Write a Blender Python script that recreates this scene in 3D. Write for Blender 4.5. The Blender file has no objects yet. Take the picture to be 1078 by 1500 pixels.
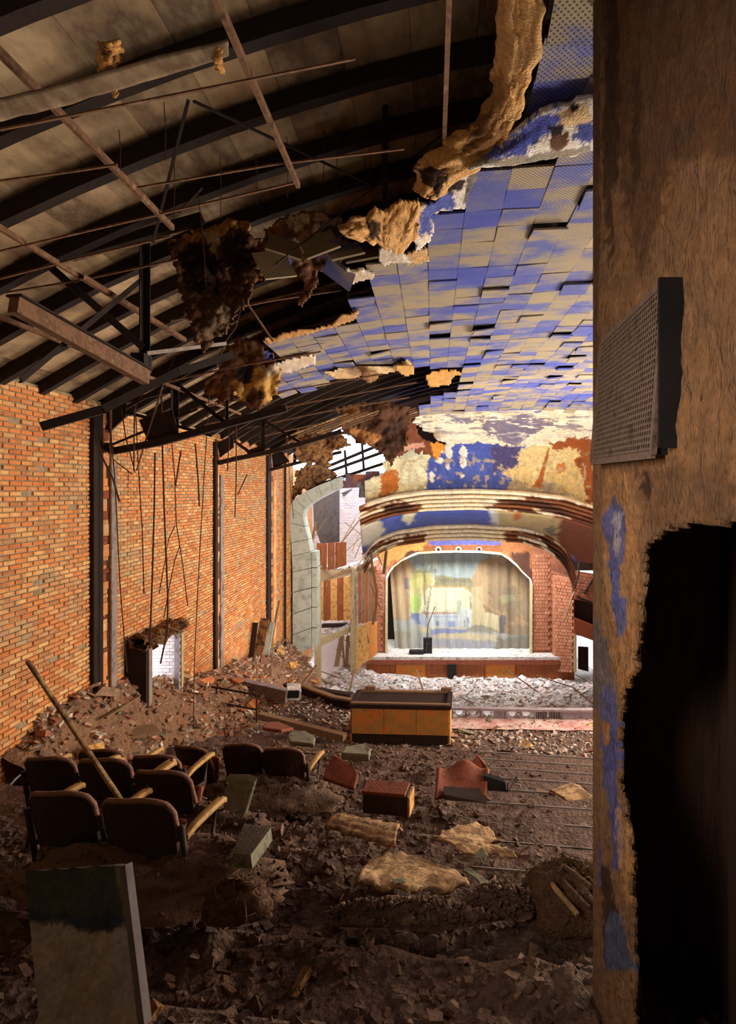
import bpy, bmesh, math, random
import numpy as np
from mathutils import Vector, Matrix, Euler

# ------------------------------------------------------------------ camera, light, exposure
C = bpy.context.scene.collection
SC = bpy.context.scene
F, CX, CY = 867.0, 633.0, 720.0          # focal length and vanishing point in pixels of the 1078 x 1500 frame

cam = bpy.data.objects.new('camera', bpy.data.cameras.new('camera'))
C.objects.link(cam)
cam.location = (0, 0, 0)
cam.rotation_euler = (math.pi/2, 0, 0)
cam.data.sensor_fit = 'AUTO'
cam.data.sensor_width = 36
cam.data.lens = F/1500*36
cam.data.shift_x = -(CX-539)/1500
cam.data.shift_y = (CY-750)/1500
cam.data.clip_start = 0.05
cam.data.clip_end = 400
SC.camera = cam

SC.view_settings.view_transform = 'Standard'
SC.view_settings.look = 'None'
SC.view_settings.gamma = 1
SC.view_settings.use_curve_mapping = False
SC.view_settings.exposure = 0.15
SC.cycles.use_denoising = True
SC.cycles.max_bounces = 6
SC.cycles.diffuse_bounces = 3
SC.cycles.caustics_reflective = False
SC.cycles.caustics_refractive = False
SC.cycles.sample_clamp_indirect = 4

w = bpy.data.worlds.new('overcast_sky')
SC.world = w
w.use_nodes = True
bg = w.node_tree.nodes['Background']
bg.inputs['Color'].default_value = (0.86, 0.92, 1.0, 1)
bg.inputs['Strength'].default_value = 3.0

def area(name, loc, look, sx, sy, power, col, spread=180):
    l = bpy.data.lights.new(name, 'AREA')
    l.shape = 'RECTANGLE'; l.size = sx; l.size_y = sy
    l.energy = power; l.color = col; l.spread = math.radians(spread)
    o = bpy.data.objects.new(name, l); C.objects.link(o)
    o.location = loc
    o.rotation_euler = (Vector(look)-Vector(loc)).to_track_quat('-Z', 'Y').to_euler()
    return o
# added uplight hidden in the stalls, in place of bounce on the ceiling
area('stalls_bounce_fill', (2.0, 18.0, -8.6), (1.6, 16.6, 0), 9, 5.5, 930, (1.0, 0.95, 0.90))
# added lamp out of view at the right, brightens ceiling and roof
area('right_uplight_fill', (7.6, 8.4, -2.6), (-.4, 9.4, 3.2), 3.2, 2.2, 430, (1.0, 0.93, 0.86))
# daylight falling through the torn roof in front of the stage
area('stage_daylight', (2.0, 29.6, -0.9), (1.8, 30.4, -10), 7.5, 5.5, 5000, (0.95, 0.97, 1.0), 125)
area('side_box_daylight', (-3.2, 28.6, 3.4), (-3.6, 31, -8), 4.0, 3.0, 620, (0.97, 0.98, 1.0))
# added warm lamp hidden at the right, brightens the left wall
area('right_warm_fill', (8.6, 14.5, -1.2), (-6, 15.0, -2.2), 5, 3, 1650, (1.0, 0.86, 0.68))
area('near_warm_fill', (4.8, 6.2, -1.0), (-1.6, 5.6, -3.5), 1.6, 1.2, 135, (1.0, 0.80, 0.60))  # added foreground fill, out of view past the pier
# added warm lamp left of the camera, brightens the pier face
area('pier_fill_light', (-2.3, 0.2, 0.5), (0.95, 2.7, -.4), 0.9, 1.5, 34, (1.0, 0.88, 0.74), 75)

# ------------------------------------------------------------------ helpers
R = random.Random(7)
def P(px, py, d):
    return Vector(((px-CX)*d/F, d, (CY-py)*d/F))
def XY(px, X):                            # depth at which the plane X = const shows at px
    return X*F/(px-CX)
def proj(v):
    return CX+F*v[0]/v[1], CY-F*v[2]/v[1]

def lin(c):
    r = []
    for v in c[:3]:
        v = v/255.0
        r.append(v/12.92 if v <= 0.04045 else ((v+0.055)/1.055)**2.4)
    return (r[0], r[1], r[2], 1.0)

def hash2(ix, iy, s):
    n = np.sin(ix*127.1+iy*311.7+s*74.7)*43758.5453
    return n-np.floor(n)
def vnoise(x, y, s=0):
    x = np.asarray(x, float); y = np.asarray(y, float)
    ix = np.floor(x); iy = np.floor(y); fx = x-ix; fy = y-iy
    fx = fx*fx*(3-2*fx); fy = fy*fy*(3-2*fy)
    a = hash2(ix, iy, s); b = hash2(ix+1, iy, s); c = hash2(ix, iy+1, s); d = hash2(ix+1, iy+1, s)
    return (a*(1-fx)+b*fx)*(1-fy)+(c*(1-fx)+d*fx)*fy
def fbm(x, y, s=0, o=4):
    t = 0; a = 0.5; n = 0
    for k in range(o):
        t = t+a*vnoise(np.asarray(x)*2**k, np.asarray(y)*2**k, s+k*13); n += a; a *= 0.5
    return t/n
def inpoly(x, y, poly):
    x = np.asarray(x, float); y = np.asarray(y, float)
    r = np.zeros(x.shape, bool); n = len(poly); j = n-1
    for i in range(n):
        xi, yi = poly[i]; xj, yj = poly[j]
        if yi != yj:
            r ^= ((yi > y) != (yj > y)) & (x < (xj-xi)*(y-yi)/(yj-yi)+xi)
        j = i
    return r
def interp(x, tab):
    return np.interp(x, [t[0] for t in tab], [t[1] for t in tab])

class MB:
    def __init__(s): s.v = []; s.f = []; s.c = None
    def quad(s, a, b, c, d):
        n = len(s.v); s.v += [tuple(a), tuple(b), tuple(c), tuple(d)]; s.f.append((n, n+1, n+2, n+3))
    def hexa(s, p):                       # eight corners: bottom four, then top four
        n = len(s.v); s.v += [tuple(q) for q in p]
        for q in ((3, 2, 1, 0), (4, 5, 6, 7), (0, 1, 5, 4), (1, 2, 6, 5), (2, 3, 7, 6), (3, 0, 4, 7)):
            s.f.append(tuple(n+i for i in q))
        return s
    def box(s, c, size, rot=None):
        hx, hy, hz = size[0]/2, size[1]/2, size[2]/2; c = Vector(c)
        ps = [Vector(q) for q in ((-hx, -hy, -hz), (hx, -hy, -hz), (hx, hy, -hz), (-hx, hy, -hz), (-hx, -hy, hz), (hx, -hy, hz), (hx, hy, hz), (-hx, hy, hz))]
        if rot is not None:
            m = Euler(rot).to_matrix(); ps = [m @ q for q in ps]
        return s.hexa([c+q for q in ps])
    def bar(s, a, b, w_, h_, up=(0, 0, 1)):
        a = Vector(a); b = Vector(b); t = (b-a).normalized(); u = Vector(up)
        if abs(t.dot(u)) > 0.98: u = Vector((1, 0, 0))
        x = t.cross(u).normalized()*(w_/2); y = x.cross(t).normalized()*(h_/2)
        return s.hexa([a-x-y, a+x-y, b+x-y, b-x-y, a-x+y, a+x+y, b+x+y, b-x+y])
    def angle(s, a, b, w_, t_=0.012, up=(0, 0, 1)):   # an L-section bar
        a = Vector(a); b = Vector(b); t = (b-a).normalized(); u = Vector(up)
        if abs(t.dot(u)) > 0.98: u = Vector((1, 0, 0))
        x = t.cross(u).normalized(); y = x.cross(t).normalized()
        s.bar(a, b, w_, t_, up); s.bar(a+x*w_/2+y*w_/2, b+x*w_/2+y*w_/2, t_, w_, up)
        return s
    def tube(s, pts, r, n=6, r1=None):
        pts = [Vector(p) for p in pts]; base = len(s.v); k = len(pts)
        for i, p in enumerate(pts):
            t = (pts[min(i+1, k-1)]-pts[max(i-1, 0)]).normalized()
            u = Vector((0, 0, 1)) if abs(t.z) < 0.9 else Vector((1, 0, 0))
            x = t.cross(u).normalized(); y = x.cross(t)
            rr = r if r1 is None else r+(r1-r)*i/max(1, k-1)
            for j in range(n):
                a = 2*math.pi*j/n
                s.v.append(tuple(p+x*math.cos(a)*rr+y*math.sin(a)*rr))
        for i in range(k-1):
            for j in range(n):
                j2 = (j+1) % n
                s.f.append((base+i*n+j, base+i*n+j2, base+(i+1)*n+j2, base+(i+1)*n+j))
        s.f.append(tuple(base+j for j in range(n))[::-1]); s.f.append(tuple(base+(k-1)*n+j for j in range(n)))
        return s
    def prism(s, poly, d):                # a closed outline of points swept by the vector d
        n = len(s.v); k = len(poly); d = Vector(d)
        s.v += [tuple(Vector(p)) for p in poly]+[tuple(Vector(p)+d) for p in poly]
        s.f.append(tuple(range(n, n+k))[::-1]); s.f.append(tuple(range(n+k, n+2*k)))
        for i in range(k):
            j = (i+1) % k; s.f.append((n+i, n+j, n+k+j, n+k+i))
        return s
    def chip(s, c, size, rnd, flat=0.4):  # an irregular broken lump
        c = Vector(c); m = Euler((rnd.uniform(-.6, .6), rnd.uniform(-.6, .6), rnd.uniform(0, 6.3))).to_matrix()
        sx = size*rnd.uniform(.5, 1.2); sy = size*rnd.uniform(.4, 1.0); sz = size*flat*rnd.uniform(.4, 1.1)
        ps = []
        for q in ((-1, -1, -1), (1, -1, -1), (1, 1, -1), (-1, 1, -1), (-1, -1, 1), (1, -1, 1), (1, 1, 1), (-1, 1, 1)):
            v = Vector((q[0]*sx*rnd.uniform(.55, 1.1), q[1]*sy*rnd.uniform(.55, 1.1), q[2]*sz*rnd.uniform(.6, 1.1)))*.5
            ps.append(c+m @ v)
        return s.hexa(ps)
    def mesh(s, name):
        me = bpy.data.meshes.new(name)
        me.from_pydata(s.v, [], s.f); me.update()
        if s.c is not None:
            a = me.color_attributes.new('Col', 'FLOAT_COLOR', 'POINT')
            cc = np.ones((len(s.v), 4), np.float32); cc[:, :3] = np.asarray(s.c)[:, :3]
            a.data.foreach_set('color', cc.ravel())
        return me

def obj(name, mb, mat, parent=None, smooth=False, bevel=0, kind=None, label=None, solid=0, loc=None):
    me = mb if isinstance(mb, bpy.types.Mesh) else mb.mesh(name)
    if mat is not None and not me.materials: me.materials.append(mat)
    o = bpy.data.objects.new(name, me); C.objects.link(o)
    if smooth: me.polygons.foreach_set('use_smooth', [True]*len(me.polygons))
    if solid:
        m = o.modifiers.new('thickness', 'SOLIDIFY'); m.thickness = solid; m.offset = 0
    if bevel:
        m = o.modifiers.new('edge', 'BEVEL'); m.width = bevel; m.segments = 2; m.limit_method = 'ANGLE'
    if parent is not None: o.parent = parent
    if kind: o['kind'] = kind
    if label: o['label'] = label
    if loc is not None: o.location = loc
    return o
def tag(o, label, cat, group=None, kind=None):
    o['label'] = label; o['category'] = cat
    if group: o['group'] = group
    o['kind'] = kind or 'thing'
    return o
def empty(name, loc=(0, 0, 0), rz=0, label=None, cat=None, group=None, kind=None):
    o = bpy.data.objects.new(name, None); C.objects.link(o); o.location = loc; o.rotation_euler = (0, 0, rz)
    o.empty_display_size = 0.1
    if label: tag(o, label, cat, group)
    if kind: o['kind'] = kind
    return o
def loft(A, B, nu, nv, bulge=(0, 0, 0), wob=.0, seed=0, rib=0, edge=0):
    """a curled sheet between two edge lines given as (px, py, depth), bowed by the vector bulge"""
    def res(L, n):
        p = [P(*q) for q in L]; t = np.linspace(0, len(p)-1, n+1); r = []
        for s in t:
            i = min(len(p)-2, int(s)); r.append(p[i].lerp(p[i+1], s-i))
        for _ in range(2): r = [r[0]]+[(r[i-1]+r[i]*2+r[i+1])/4 for i in range(1, n)]+[r[-1]]
        return r
    a = res(A, nu); b = res(B, nu); bl = Vector(bulge)
    def fn(u, v):
        i = int(round(u*nu)); n = float(fbm(u*9+seed, v*5, seed, 3))-.5; v2 = v
        if edge: v2 = v+(float(fbm(u*14, 3*(v > .5), seed+5, 3))-.5)*edge*(1 if v < .01 or v > .99 else .6)
        p = a[i].lerp(b[i], v2)+bl*math.sin(v*math.pi)
        p.y += n*wob; p.z += n*wob*.4+rib*math.sin(v*math.pi*9)
        return p
    return grid(nu, nv, fn)
def copy_tree(o, parent=None):
    c = o.copy(); C.objects.link(c)
    if parent is not None: c.parent = parent
    for ch in list(o.children): copy_tree(ch, c)
    return c
def grid(nu, nv, fn):                     # a sheet of (nu+1) x (nv+1) points
    mb = MB()
    for j in range(nv+1):
        for i in range(nu+1): mb.v.append(tuple(fn(i/nu, j/nv)))
    for j in range(nv):
        for i in range(nu):
            a = j*(nu+1)+i; mb.f.append((a, a+1, a+nu+2, a+nu+1))
    return mb
ORD = 'first second third fourth fifth sixth seventh eighth ninth tenth eleventh twelfth thirteenth fourteenth fifteenth sixteenth seventeenth eighteenth nineteenth twentieth'.split()

# layered paint: each layer is (colour, outline, raggedness in pixels, opacity)
def paint(px, py, base, layers, seed=0, scale=0.08, mottled=0.12, an=(1, 1)):
    px = np.asarray(px, float); py = np.asarray(py, float)
    col = np.tile(np.array(lin(base)[:3]), (px.size, 1)); sx_, sy_ = px*an[0], py*an[1]
    fine = fbm(sx_*.55, sy_*.55, seed+41, 3)
    for k, L in enumerate(layers):
        c, poly, rag = L[0], L[1], L[2]; op = L[3] if len(L) > 3 else 1.0
        lo, hi_x = min(p[0] for p in poly)-3*rag, max(p[0] for p in poly)+3*rag
        lo_y, hi_y = min(p[1] for p in poly)-3*rag, max(p[1] for p in poly)+3*rag
        ids = np.nonzero((px > lo) & (px < hi_x) & (py > lo_y) & (py < hi_y))[0]
        if ids.size == 0: continue
        qx, qy, ax, ay = px[ids], py[ids], sx_[ids], sy_[ids]; acc = 0
        for t in range(3):
            wx = (fbm(ax*scale, ay*scale, seed+k*3+1)-.5)*2*rag+(fbm(ax*scale*4, ay*scale*4, seed+k*3+7+t*31)-.5)*(1.2+.7*t)*rag
            wy = (fbm(ax*scale, ay*scale, seed+k*3+2)-.5)*2*rag+(fbm(ax*scale*4, ay*scale*4, seed+k*3+8+t*31)-.5)*(1.2+.7*t)*rag
            acc = acc+inpoly(qx+wx, qy+wy, poly)
        m = np.clip((acc/3-.5+(fine[ids]-.5)*1.3)*3+.5, 0, 1)*(acc > 0)
        m = np.where(acc == 3, 1.0, m)[:, None]*op
        col[ids] = col[ids]*(1-m)+np.array(lin(c)[:3])*m
    n = fbm(px*scale*3, py*scale*3, seed+99)[:, None]; g = fbm(px*scale*.5, py*scale*.5, seed+55)[:, None]
    col = col*(1+(g-.5)*np.array([.25, .05, -.3])*min(1, mottled*5))
    return col*(1-mottled+2*mottled*n)
def blob(cx, cy, rx, ry, n=14):
    return [(cx+rx*math.cos(2*math.pi*i/n), cy+ry*math.sin(2*math.pi*i/n)) for i in range(n)]
def rect(a, b, c, d): return [(a, b), (c, b), (c, d), (a, d)]

# ------------------------------------------------------------------ materials
def mat(name, stops, scale=4, rough=0.85, bump=0.3, bscale=None, island=0.0, attr=False, stretch=(1, 1, 1), detail=6, metal=0, spec=0.3, worldpos=True, bdist=0.02, smear=None):
    """stops: sRGB colours spread over a noise ramp; island: share of the ramp chosen per piece."""
    m = bpy.data.materials.new(name); m.use_nodes = True
    nt = m.node_tree; N = nt.nodes; L = nt.links
    b = N['Principled BSDF']; b.inputs['Roughness'].default_value = rough
    b.inputs['Metallic'].default_value = metal; b.inputs['Specular IOR Level'].default_value = spec
    if worldpos: src = N.new('ShaderNodeNewGeometry').outputs['Position']
    else: src = N.new('ShaderNodeTexCoord').outputs['Object']
    mp = N.new('ShaderNodeMapping'); mp.inputs['Scale'].default_value = stretch
    L.new(src, mp.inputs['Vector'])
    nz = N.new('ShaderNodeTexNoise'); nz.inputs['Scale'].default_value = scale; nz.inputs['Detail'].default_value = detail
    nz.inputs['Roughness'].default_value = 0.65
    L.new(mp.outputs['Vector'], nz.inputs['Vector'])
    fac = nz.outputs['Fac']
    if attr:
        at = N.new('ShaderNodeAttribute'); at.attribute_name = 'Col'
        mr = N.new('ShaderNodeMapRange'); mr.inputs['From Min'].default_value = .25; mr.inputs['From Max'].default_value = .75
        mr.inputs['To Min'].default_value = 0.62; mr.inputs['To Max'].default_value = 1.25
        L.new(fac, mr.inputs['Value'])
        mx = N.new('ShaderNodeVectorMath'); mx.operation = 'SCALE'
        L.new(at.outputs['Color'], mx.inputs[0]); L.new(mr.outputs['Result'], mx.inputs['Scale'])
        L.new(mx.outputs['Vector'], b.inputs['Base Color'])
    else:
        if island:
            g = N.new('ShaderNodeNewGeometry'); oi = N.new('ShaderNodeObjectInfo')
            ad = N.new('ShaderNodeMath'); ad.operation = 'ADD'
            L.new(g.outputs['Random Per Island'], ad.inputs[0]); L.new(oi.outputs['Random'], ad.inputs[1])
            fr = N.new('ShaderNodeMath'); fr.operation = 'FRACT'; L.new(ad.outputs[0], fr.inputs[0])
            mi = N.new('ShaderNodeMix'); mi.inputs['Factor'].default_value = island
            mr = N.new('ShaderNodeMapRange'); mr.inputs['From Min'].default_value = .3; mr.inputs['From Max'].default_value = .7
            L.new(fac, mr.inputs['Value'])
            L.new(mr.outputs['Result'], mi.inputs[2]); L.new(fr.outputs[0], mi.inputs[3]); fac2 = mi.outputs[0]
        else:
            mr = N.new('ShaderNodeMapRange'); mr.inputs['From Min'].default_value = .3; mr.inputs['From Max'].default_value = .7
            L.new(fac, mr.inputs['Value']); fac2 = mr.outputs['Result']
        cr = N.new('ShaderNodeValToRGB'); e = cr.color_ramp.elements
        for i, s_ in enumerate(stops):
            pos = i/(len(stops)-1)
            if i == 0: e[0].color = lin(s_); e[0].position = 0
            elif i == len(stops)-1: e[-1].color = lin(s_); e[-1].position = 1
            else: q = e.new(pos); q.color = lin(s_)
        L.new(fac2, cr.inputs['Fac']); out = cr.outputs['Color']
        if smear:
            m3 = N.new('ShaderNodeMapping'); m3.inputs['Scale'].default_value = (1, .28, 1.5); L.new(src, m3.inputs['Vector'])
            n3 = N.new('ShaderNodeTexNoise'); n3.inputs['Scale'].default_value = 2.4; n3.inputs['Detail'].default_value = 7; n3.inputs['Roughness'].default_value = .7; L.new(m3.outputs['Vector'], n3.inputs['Vector'])
            r3 = N.new('ShaderNodeMapRange'); r3.inputs['From Min'].default_value = .52; r3.inputs['From Max'].default_value = .66; r3.inputs['To Max'].default_value = .75; L.new(n3.outputs['Fac'], r3.inputs['Value'])
            m4 = N.new('ShaderNodeMix'); m4.data_type = 'RGBA'; L.new(r3.outputs['Result'], m4.inputs[0]); L.new(out, m4.inputs[6]); m4.inputs[7].default_value = lin(smear); out = m4.outputs[2]
        L.new(out, b.inputs['Base Color'])
    if bump:
        n2 = N.new('ShaderNodeTexNoise'); n2.inputs['Scale'].default_value = bscale or scale*5; n2.inputs['Detail'].default_value = 5
        L.new(mp.outputs['Vector'], n2.inputs['Vector'])
        bu = N.new('ShaderNodeBump'); bu.inputs['Strength'].default_value = bump; bu.inputs['Distance'].default_value = bdist
        L.new(n2.outputs['Fac'], bu.inputs['Height']); L.new(bu.outputs['Normal'], b.inputs['Normal'])
    return m

M = {}
M['brick'] = mat('orange_brick', [(150, 92, 56), (202, 118, 66), (216, 138, 78), (172, 112, 70), (226, 178, 116), (206, 128, 70), (200, 158, 108), (214, 148, 90)], 2.2, .9, .5, 40, island=.72, smear=(168, 150, 118))
M['mortar'] = mat('grey_mortar', [(112, 96, 74), (160, 142, 112), (132, 112, 84), (176, 164, 136)], 3, .95, .6, 30)
M['pale_brick'] = mat('brick_sunlight_toned_in', [(205, 196, 196), (228, 214, 210), (190, 176, 178)], 3, .9, .4, 30, island=.7)  # pale copy of the brick, daylight put into its colour
M['dark_brick'] = mat('brick_shade_toned_in', [(92, 44, 26), (140, 70, 40), (112, 60, 38)], 3, .9, .4, 30, island=.6)  # darker copy of the brick, shade put into its colour
M['steel'] = mat('black_rusted_steel', [(22, 15, 11), (40, 26, 18), (30, 21, 16)], 5, .8, .2, 30)
M['channel'] = mat('rusted_channel', [(78, 52, 36), (128, 94, 68), (98, 68, 48), (150, 118, 90)], 7, .8, .2, 40)
M['wire'] = mat('rusty_wire', [(48, 28, 20), (80, 48, 34)], 6, .8, 0)
M['deck'] = mat('stained_roof_board', [(130, 106, 78), (176, 150, 114), (104, 84, 64), (184, 162, 128)], 1.6, .9, .2, 20, island=.35, stretch=(1, .5, 1))
M['fascia'] = mat('grey_paint_on_wood', [(112, 100, 94), (150, 136, 128), (92, 80, 74)], 3, .85, .3, 30)
M['tan_plaster'] = mat('rough_plaster_back', [(96, 56, 26), (196, 138, 70), (222, 174, 104), (150, 96, 46)], 5, .95, .9, 30, bdist=.04)
M['dark_plaster'] = mat('sooty_plaster', [(40, 25, 17), (84, 54, 34), (150, 108, 64), (58, 38, 26)], 5, .95, .9, 26, bdist=.05)
M['paint'] = mat('flaking_paint', [], 9, .85, .35, 40, attr=True)
M['paint_rough'] = mat('flaking_plaster_paint', [], 22, .95, 1.0, 60, attr=True, bdist=.02)
M['pier'] = mat('rough_pier_plaster', [], 9, .95, 1.0, 34, attr=True, bdist=.03, stretch=(2.2, 2.2, .8))
M['stage_brick'] = mat('dusty_stage_brick', [(122, 74, 52), (170, 108, 76), (146, 90, 62), (188, 134, 102)], 3, .9, .5, 30, island=.7)
M['cloth_paint'] = mat('painted_canvas', [], 14, .95, .1, 60, attr=True, stretch=(3, 1, .12))
M['dirt'] = mat('dirt_and_plaster_dust', [(54, 39, 32), (104, 80, 66), (76, 56, 46), (136, 110, 94)], 5, .95, 1.0, 22, bdist=.05)
M['clod'] = mat('dirt_clods', [(48, 34, 28), (112, 84, 66), (76, 55, 44), (156, 126, 104)], 9, .95, .8, 40, island=.7)
M['rubble'] = mat('plaster_rubble', [(206, 200, 194), (158, 148, 140), (234, 230, 226), (128, 112, 102), (214, 188, 178), (196, 190, 186), (226, 222, 216), (150, 98, 80)], 4, .9, .4, 30, island=.85)
M['rubble_ground'] = mat('rubble_dust', [(150, 134, 122), (198, 190, 182), (120, 104, 94)], 3, .95, 1.0, 14, bdist=.08)
M['brick_rubble'] = mat('brick_rubble', [(90, 58, 42), (150, 96, 66), (190, 154, 122), (110, 82, 66), (214, 194, 172), (66, 46, 36), (166, 108, 78), (134, 112, 96)], 4, .9, .5, 30, island=.85)
M['mound'] = mat('brick_dust', [(84, 58, 42), (140, 104, 78), (106, 76, 56)], 3, .95, 1.0, 14, bdist=.08)
M['wood'] = mat('weathered_timber', [(92, 66, 44), (140, 108, 76), (112, 84, 58)], 6, .85, .4, 30, stretch=(4, 4, .5))
M['pale_wood'] = mat('pale_timber', [(150, 130, 92), (190, 172, 130), (128, 106, 72)], 5, .85, .3, 30, stretch=(3, 3, .5))
M['arm'] = mat('varnished_armrest', [(128, 88, 42), (188, 146, 82), (158, 114, 60)], 12, .6, .2, 40)
M['seat_back'] = mat('dark_seat_shell', [(36, 24, 18), (66, 43, 31), (50, 33, 25), (82, 56, 40)], 7, .7, .3, 40)
M['seat_rim'] = mat('red_rim_highlight', [(80, 50, 38), (136, 96, 76), (104, 66, 50)], 9, .7, .3, 40)  # reddish rim, edge highlight put into its colour
M['cushion'] = mat('faded_red_cover', [(92, 46, 30), (134, 70, 46), (110, 56, 38)], 6, .8, .4, 40)
M['iron'] = mat('cast_iron', [(30, 24, 22), (64, 50, 42), (44, 34, 30)], 8, .7, .3, 40, metal=.3)
M['grey_board'] = mat('mouldy_grey_board', [(92, 88, 70), (132, 126, 102), (70, 64, 52)], 9, .9, .4, 50)
M['dusty'] = mat('dusty_fragments', [(112, 92, 80), (176, 156, 142), (86, 68, 58), (202, 190, 178), (150, 108, 88), (140, 122, 110)], 4, .9, .4, 30, island=.85)
M['soot'] = mat('sooty_grey_sheet', [(66, 58, 54), (100, 90, 86), (80, 70, 66)], 3, .9, .3, 20)
M['fibre'] = mat('matted_fibre', [(50, 34, 26), (108, 76, 52), (74, 50, 38), (140, 104, 70)], 16, .95, 1.0, 50, bdist=.03)
M['curl'] = mat('curled_tan_sheet', [(74, 50, 36), (176, 138, 92), (112, 80, 54), (198, 162, 112), (86, 60, 44)], 4, .85, .4, 30)
M['block'] = mat('grey_green_block', [(150, 156, 140), (182, 186, 172), (128, 134, 120)], 3, .9, .4, 30, island=.25)
M['box_panel'] = mat('brown_box_panel', [(96, 52, 32), (160, 92, 52), (126, 70, 42), (190, 132, 84)], 3, .85, .3, 30, stretch=(2.5, 2.5, .3))
M['orange_panel'] = mat('orange_stucco', [(176, 92, 36), (206, 120, 50), (170, 124, 62), (190, 100, 40)], 3.4, .9, .5, 30)
M['black'] = mat('black_lacquer', [(10, 9, 10), (24, 22, 22)], 6, .6, .1, 30)
M['void'] = mat('char_and_shade_plank', [(22, 12, 8), (48, 26, 16), (34, 19, 12)], 5, .9, .5, 20, stretch=(2, 4, .3))  # char on timbers; also the painted shade of the door cheek
M['red_floor'] = mat('dusty_red_floor', [(150, 92, 88), (176, 130, 122), (196, 170, 160), (130, 74, 70)], 2.5, .9, .4, 20)
M['zinc'] = mat('dull_purple_metal', [(112, 100, 108), (150, 138, 142), (96, 82, 88)], 4, .7, .2, 30)
M['foam'] = mat('grille_board', [(66, 52, 45), (104, 84, 72), (82, 65, 56)], 14, .9, .4, 60)

# ceiling tile: blue wash over tan, with rows of small perforations
def tile_material():
    m = mat('perforated_ceiling_tile', [(66, 78, 172), (80, 90, 172), (104, 108, 158), (158, 144, 122), (168, 150, 116), (86, 94, 166)], 1.15, .9, .15, 20, island=.34, stretch=(.8, 1.3, 1))
    nt = m.node_tree; N = nt.nodes; L = nt.links; b = N['Principled BSDF']
    old = b.inputs['Base Color'].links[0].from_socket
    tc = N.new('ShaderNodeTexCoord'); mp = N.new('ShaderNodeVectorMath'); mp.operation = 'SCALE'; mp.inputs['Scale'].default_value = 2*math.pi/0.042
    L.new(tc.outputs['Object'], mp.inputs[0])
    sx = N.new('ShaderNodeSeparateXYZ'); L.new(mp.outputs['Vector'], sx.inputs[0])
    def mth(op, a, b_=None):
        q = N.new('ShaderNodeMath'); q.operation = op
        L.new(a, q.inputs[0])
        if b_ is not None:
            if isinstance(b_, float): q.inputs[1].default_value = b_
            else: L.new(b_, q.inputs[1])
        return q.outputs[0]
    s_ = mth('MULTIPLY', mth('SINE', sx.outputs['X']), mth('SINE', sx.outputs['Y']))
    hole = mth('GREATER_THAN', s_, .3)
    hole = mth('MULTIPLY', hole, .72)
    mx = N.new('ShaderNodeMix'); mx.data_type = 'RGBA'; L.new(hole, mx.inputs[0]); L.new(old, mx.inputs[6]); mx.inputs[7].default_value = lin((26, 22, 26))
    L.new(mx.outputs[2], b.inputs['Base Color'])
    return m
M['tile'] = tile_material()
# ================================================================== STRUCTURE
WX = -6.0                                 # plane of the left wall
# ---- left wall: mortar backing, bricks, door opening
def zmound(Y):                            # top of the rubble against the left wall
    return interp(Y, [(6, -3.7), (8.5, -3.6), (9.8, -3.35), (10.5, -3.4), (12, -3.75), (13.3, -4.15), (15.6, -4.75), (18, -5.2), (20, -5.46), (22.3, -5.9), (25.4, -6.7), (27, -8.4), (29, -9.6)])
DY0, DY1, DZ0, DZ1 = 11.5, 13.3, -4.6, -3.02     # door zone in the wall
wl = MB()
for (ya, yb, za, zb) in ((5, DY0+.22, -10.5, 1.62), (DY1-.22, 25.6, -10.5, 1.62), (DY0+.22, DY1-.22, DZ1, 1.62), (DY0+.22, DY1-.22, -10.5, DZ0)):
    wl.box((WX-.16, (ya+yb)/2, (za+zb)/2), (.30, yb-ya, zb-za))
wall_left = obj('wall_left', wl, M['mortar'], kind='structure')

BL, BH, GAP = .25, .075, .011
cells = []
for k in range(int((1.6+7.6)/BH)):
    z = 1.58-BH*(k+.5)
    off = (k % 2)*BL/2
    for i in range(int((25.4-6)/BL)):
        y = 6+BL*(i+.5)+off
        if z < zmound(y)-.5: continue
        if DY0-.05 < y < DY1+.05 and DZ0 < z < DZ1+.12: continue
        if R.random() < .012: continue
        px, py = proj((WX, y, z))
        cells.append((y, z, px, py))
rows_near = sorted([c for c in cells if c[2] > 96 and c[3] < 985], key=lambda c: c[0])[:300]
near = set((c[0], c[1]) for c in rows_near)
def brick_mb():
    mb = MB(); a, b_, c = .035, (BL-GAP)/2, (BH-GAP)/2
    e = .006
    mb.v = [(-a, -b_, -c), (-a, b_, -c), (-a, b_, c), (-a, -b_, c), (0, -b_+e, -c+e), (0, b_-e, -c+e), (0, b_-e, c-e), (0, -b_+e, c-e)]
    mb.f = [(4, 5, 6, 7), (0, 1, 5, 4), (1, 2, 6, 5), (2, 3, 7, 6), (3, 0, 4, 7)]
    return mb
bm0 = brick_mb(); bme = bm0.mesh('brick'); bme.materials.append(M['brick'])
stuff = MB()
for (y, z, px, py) in cells:
    pr = WX+.012+R.uniform(-.004, .010)
    if (y, z) in near:
        o = bpy.data.objects.new('brick', bme); C.objects.link(o); o.parent = wall_left
        o.location = (pr, y, z); o.rotation_euler = (R.uniform(-.012, .012), 0, R.uniform(-.02, .02))
    else:
        n = len(stuff.v); t = R.uniform(-.01, .01)
        stuff.v += [(v[0]+pr, v[1]+y, v[2]+z+t*v[1]) for v in bm0.v]
        stuff.f += [tuple(n+i for i in f) for f in bm0.f]
obj('brickwork', stuff, M['brick'], wall_left, kind='stuff')

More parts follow.
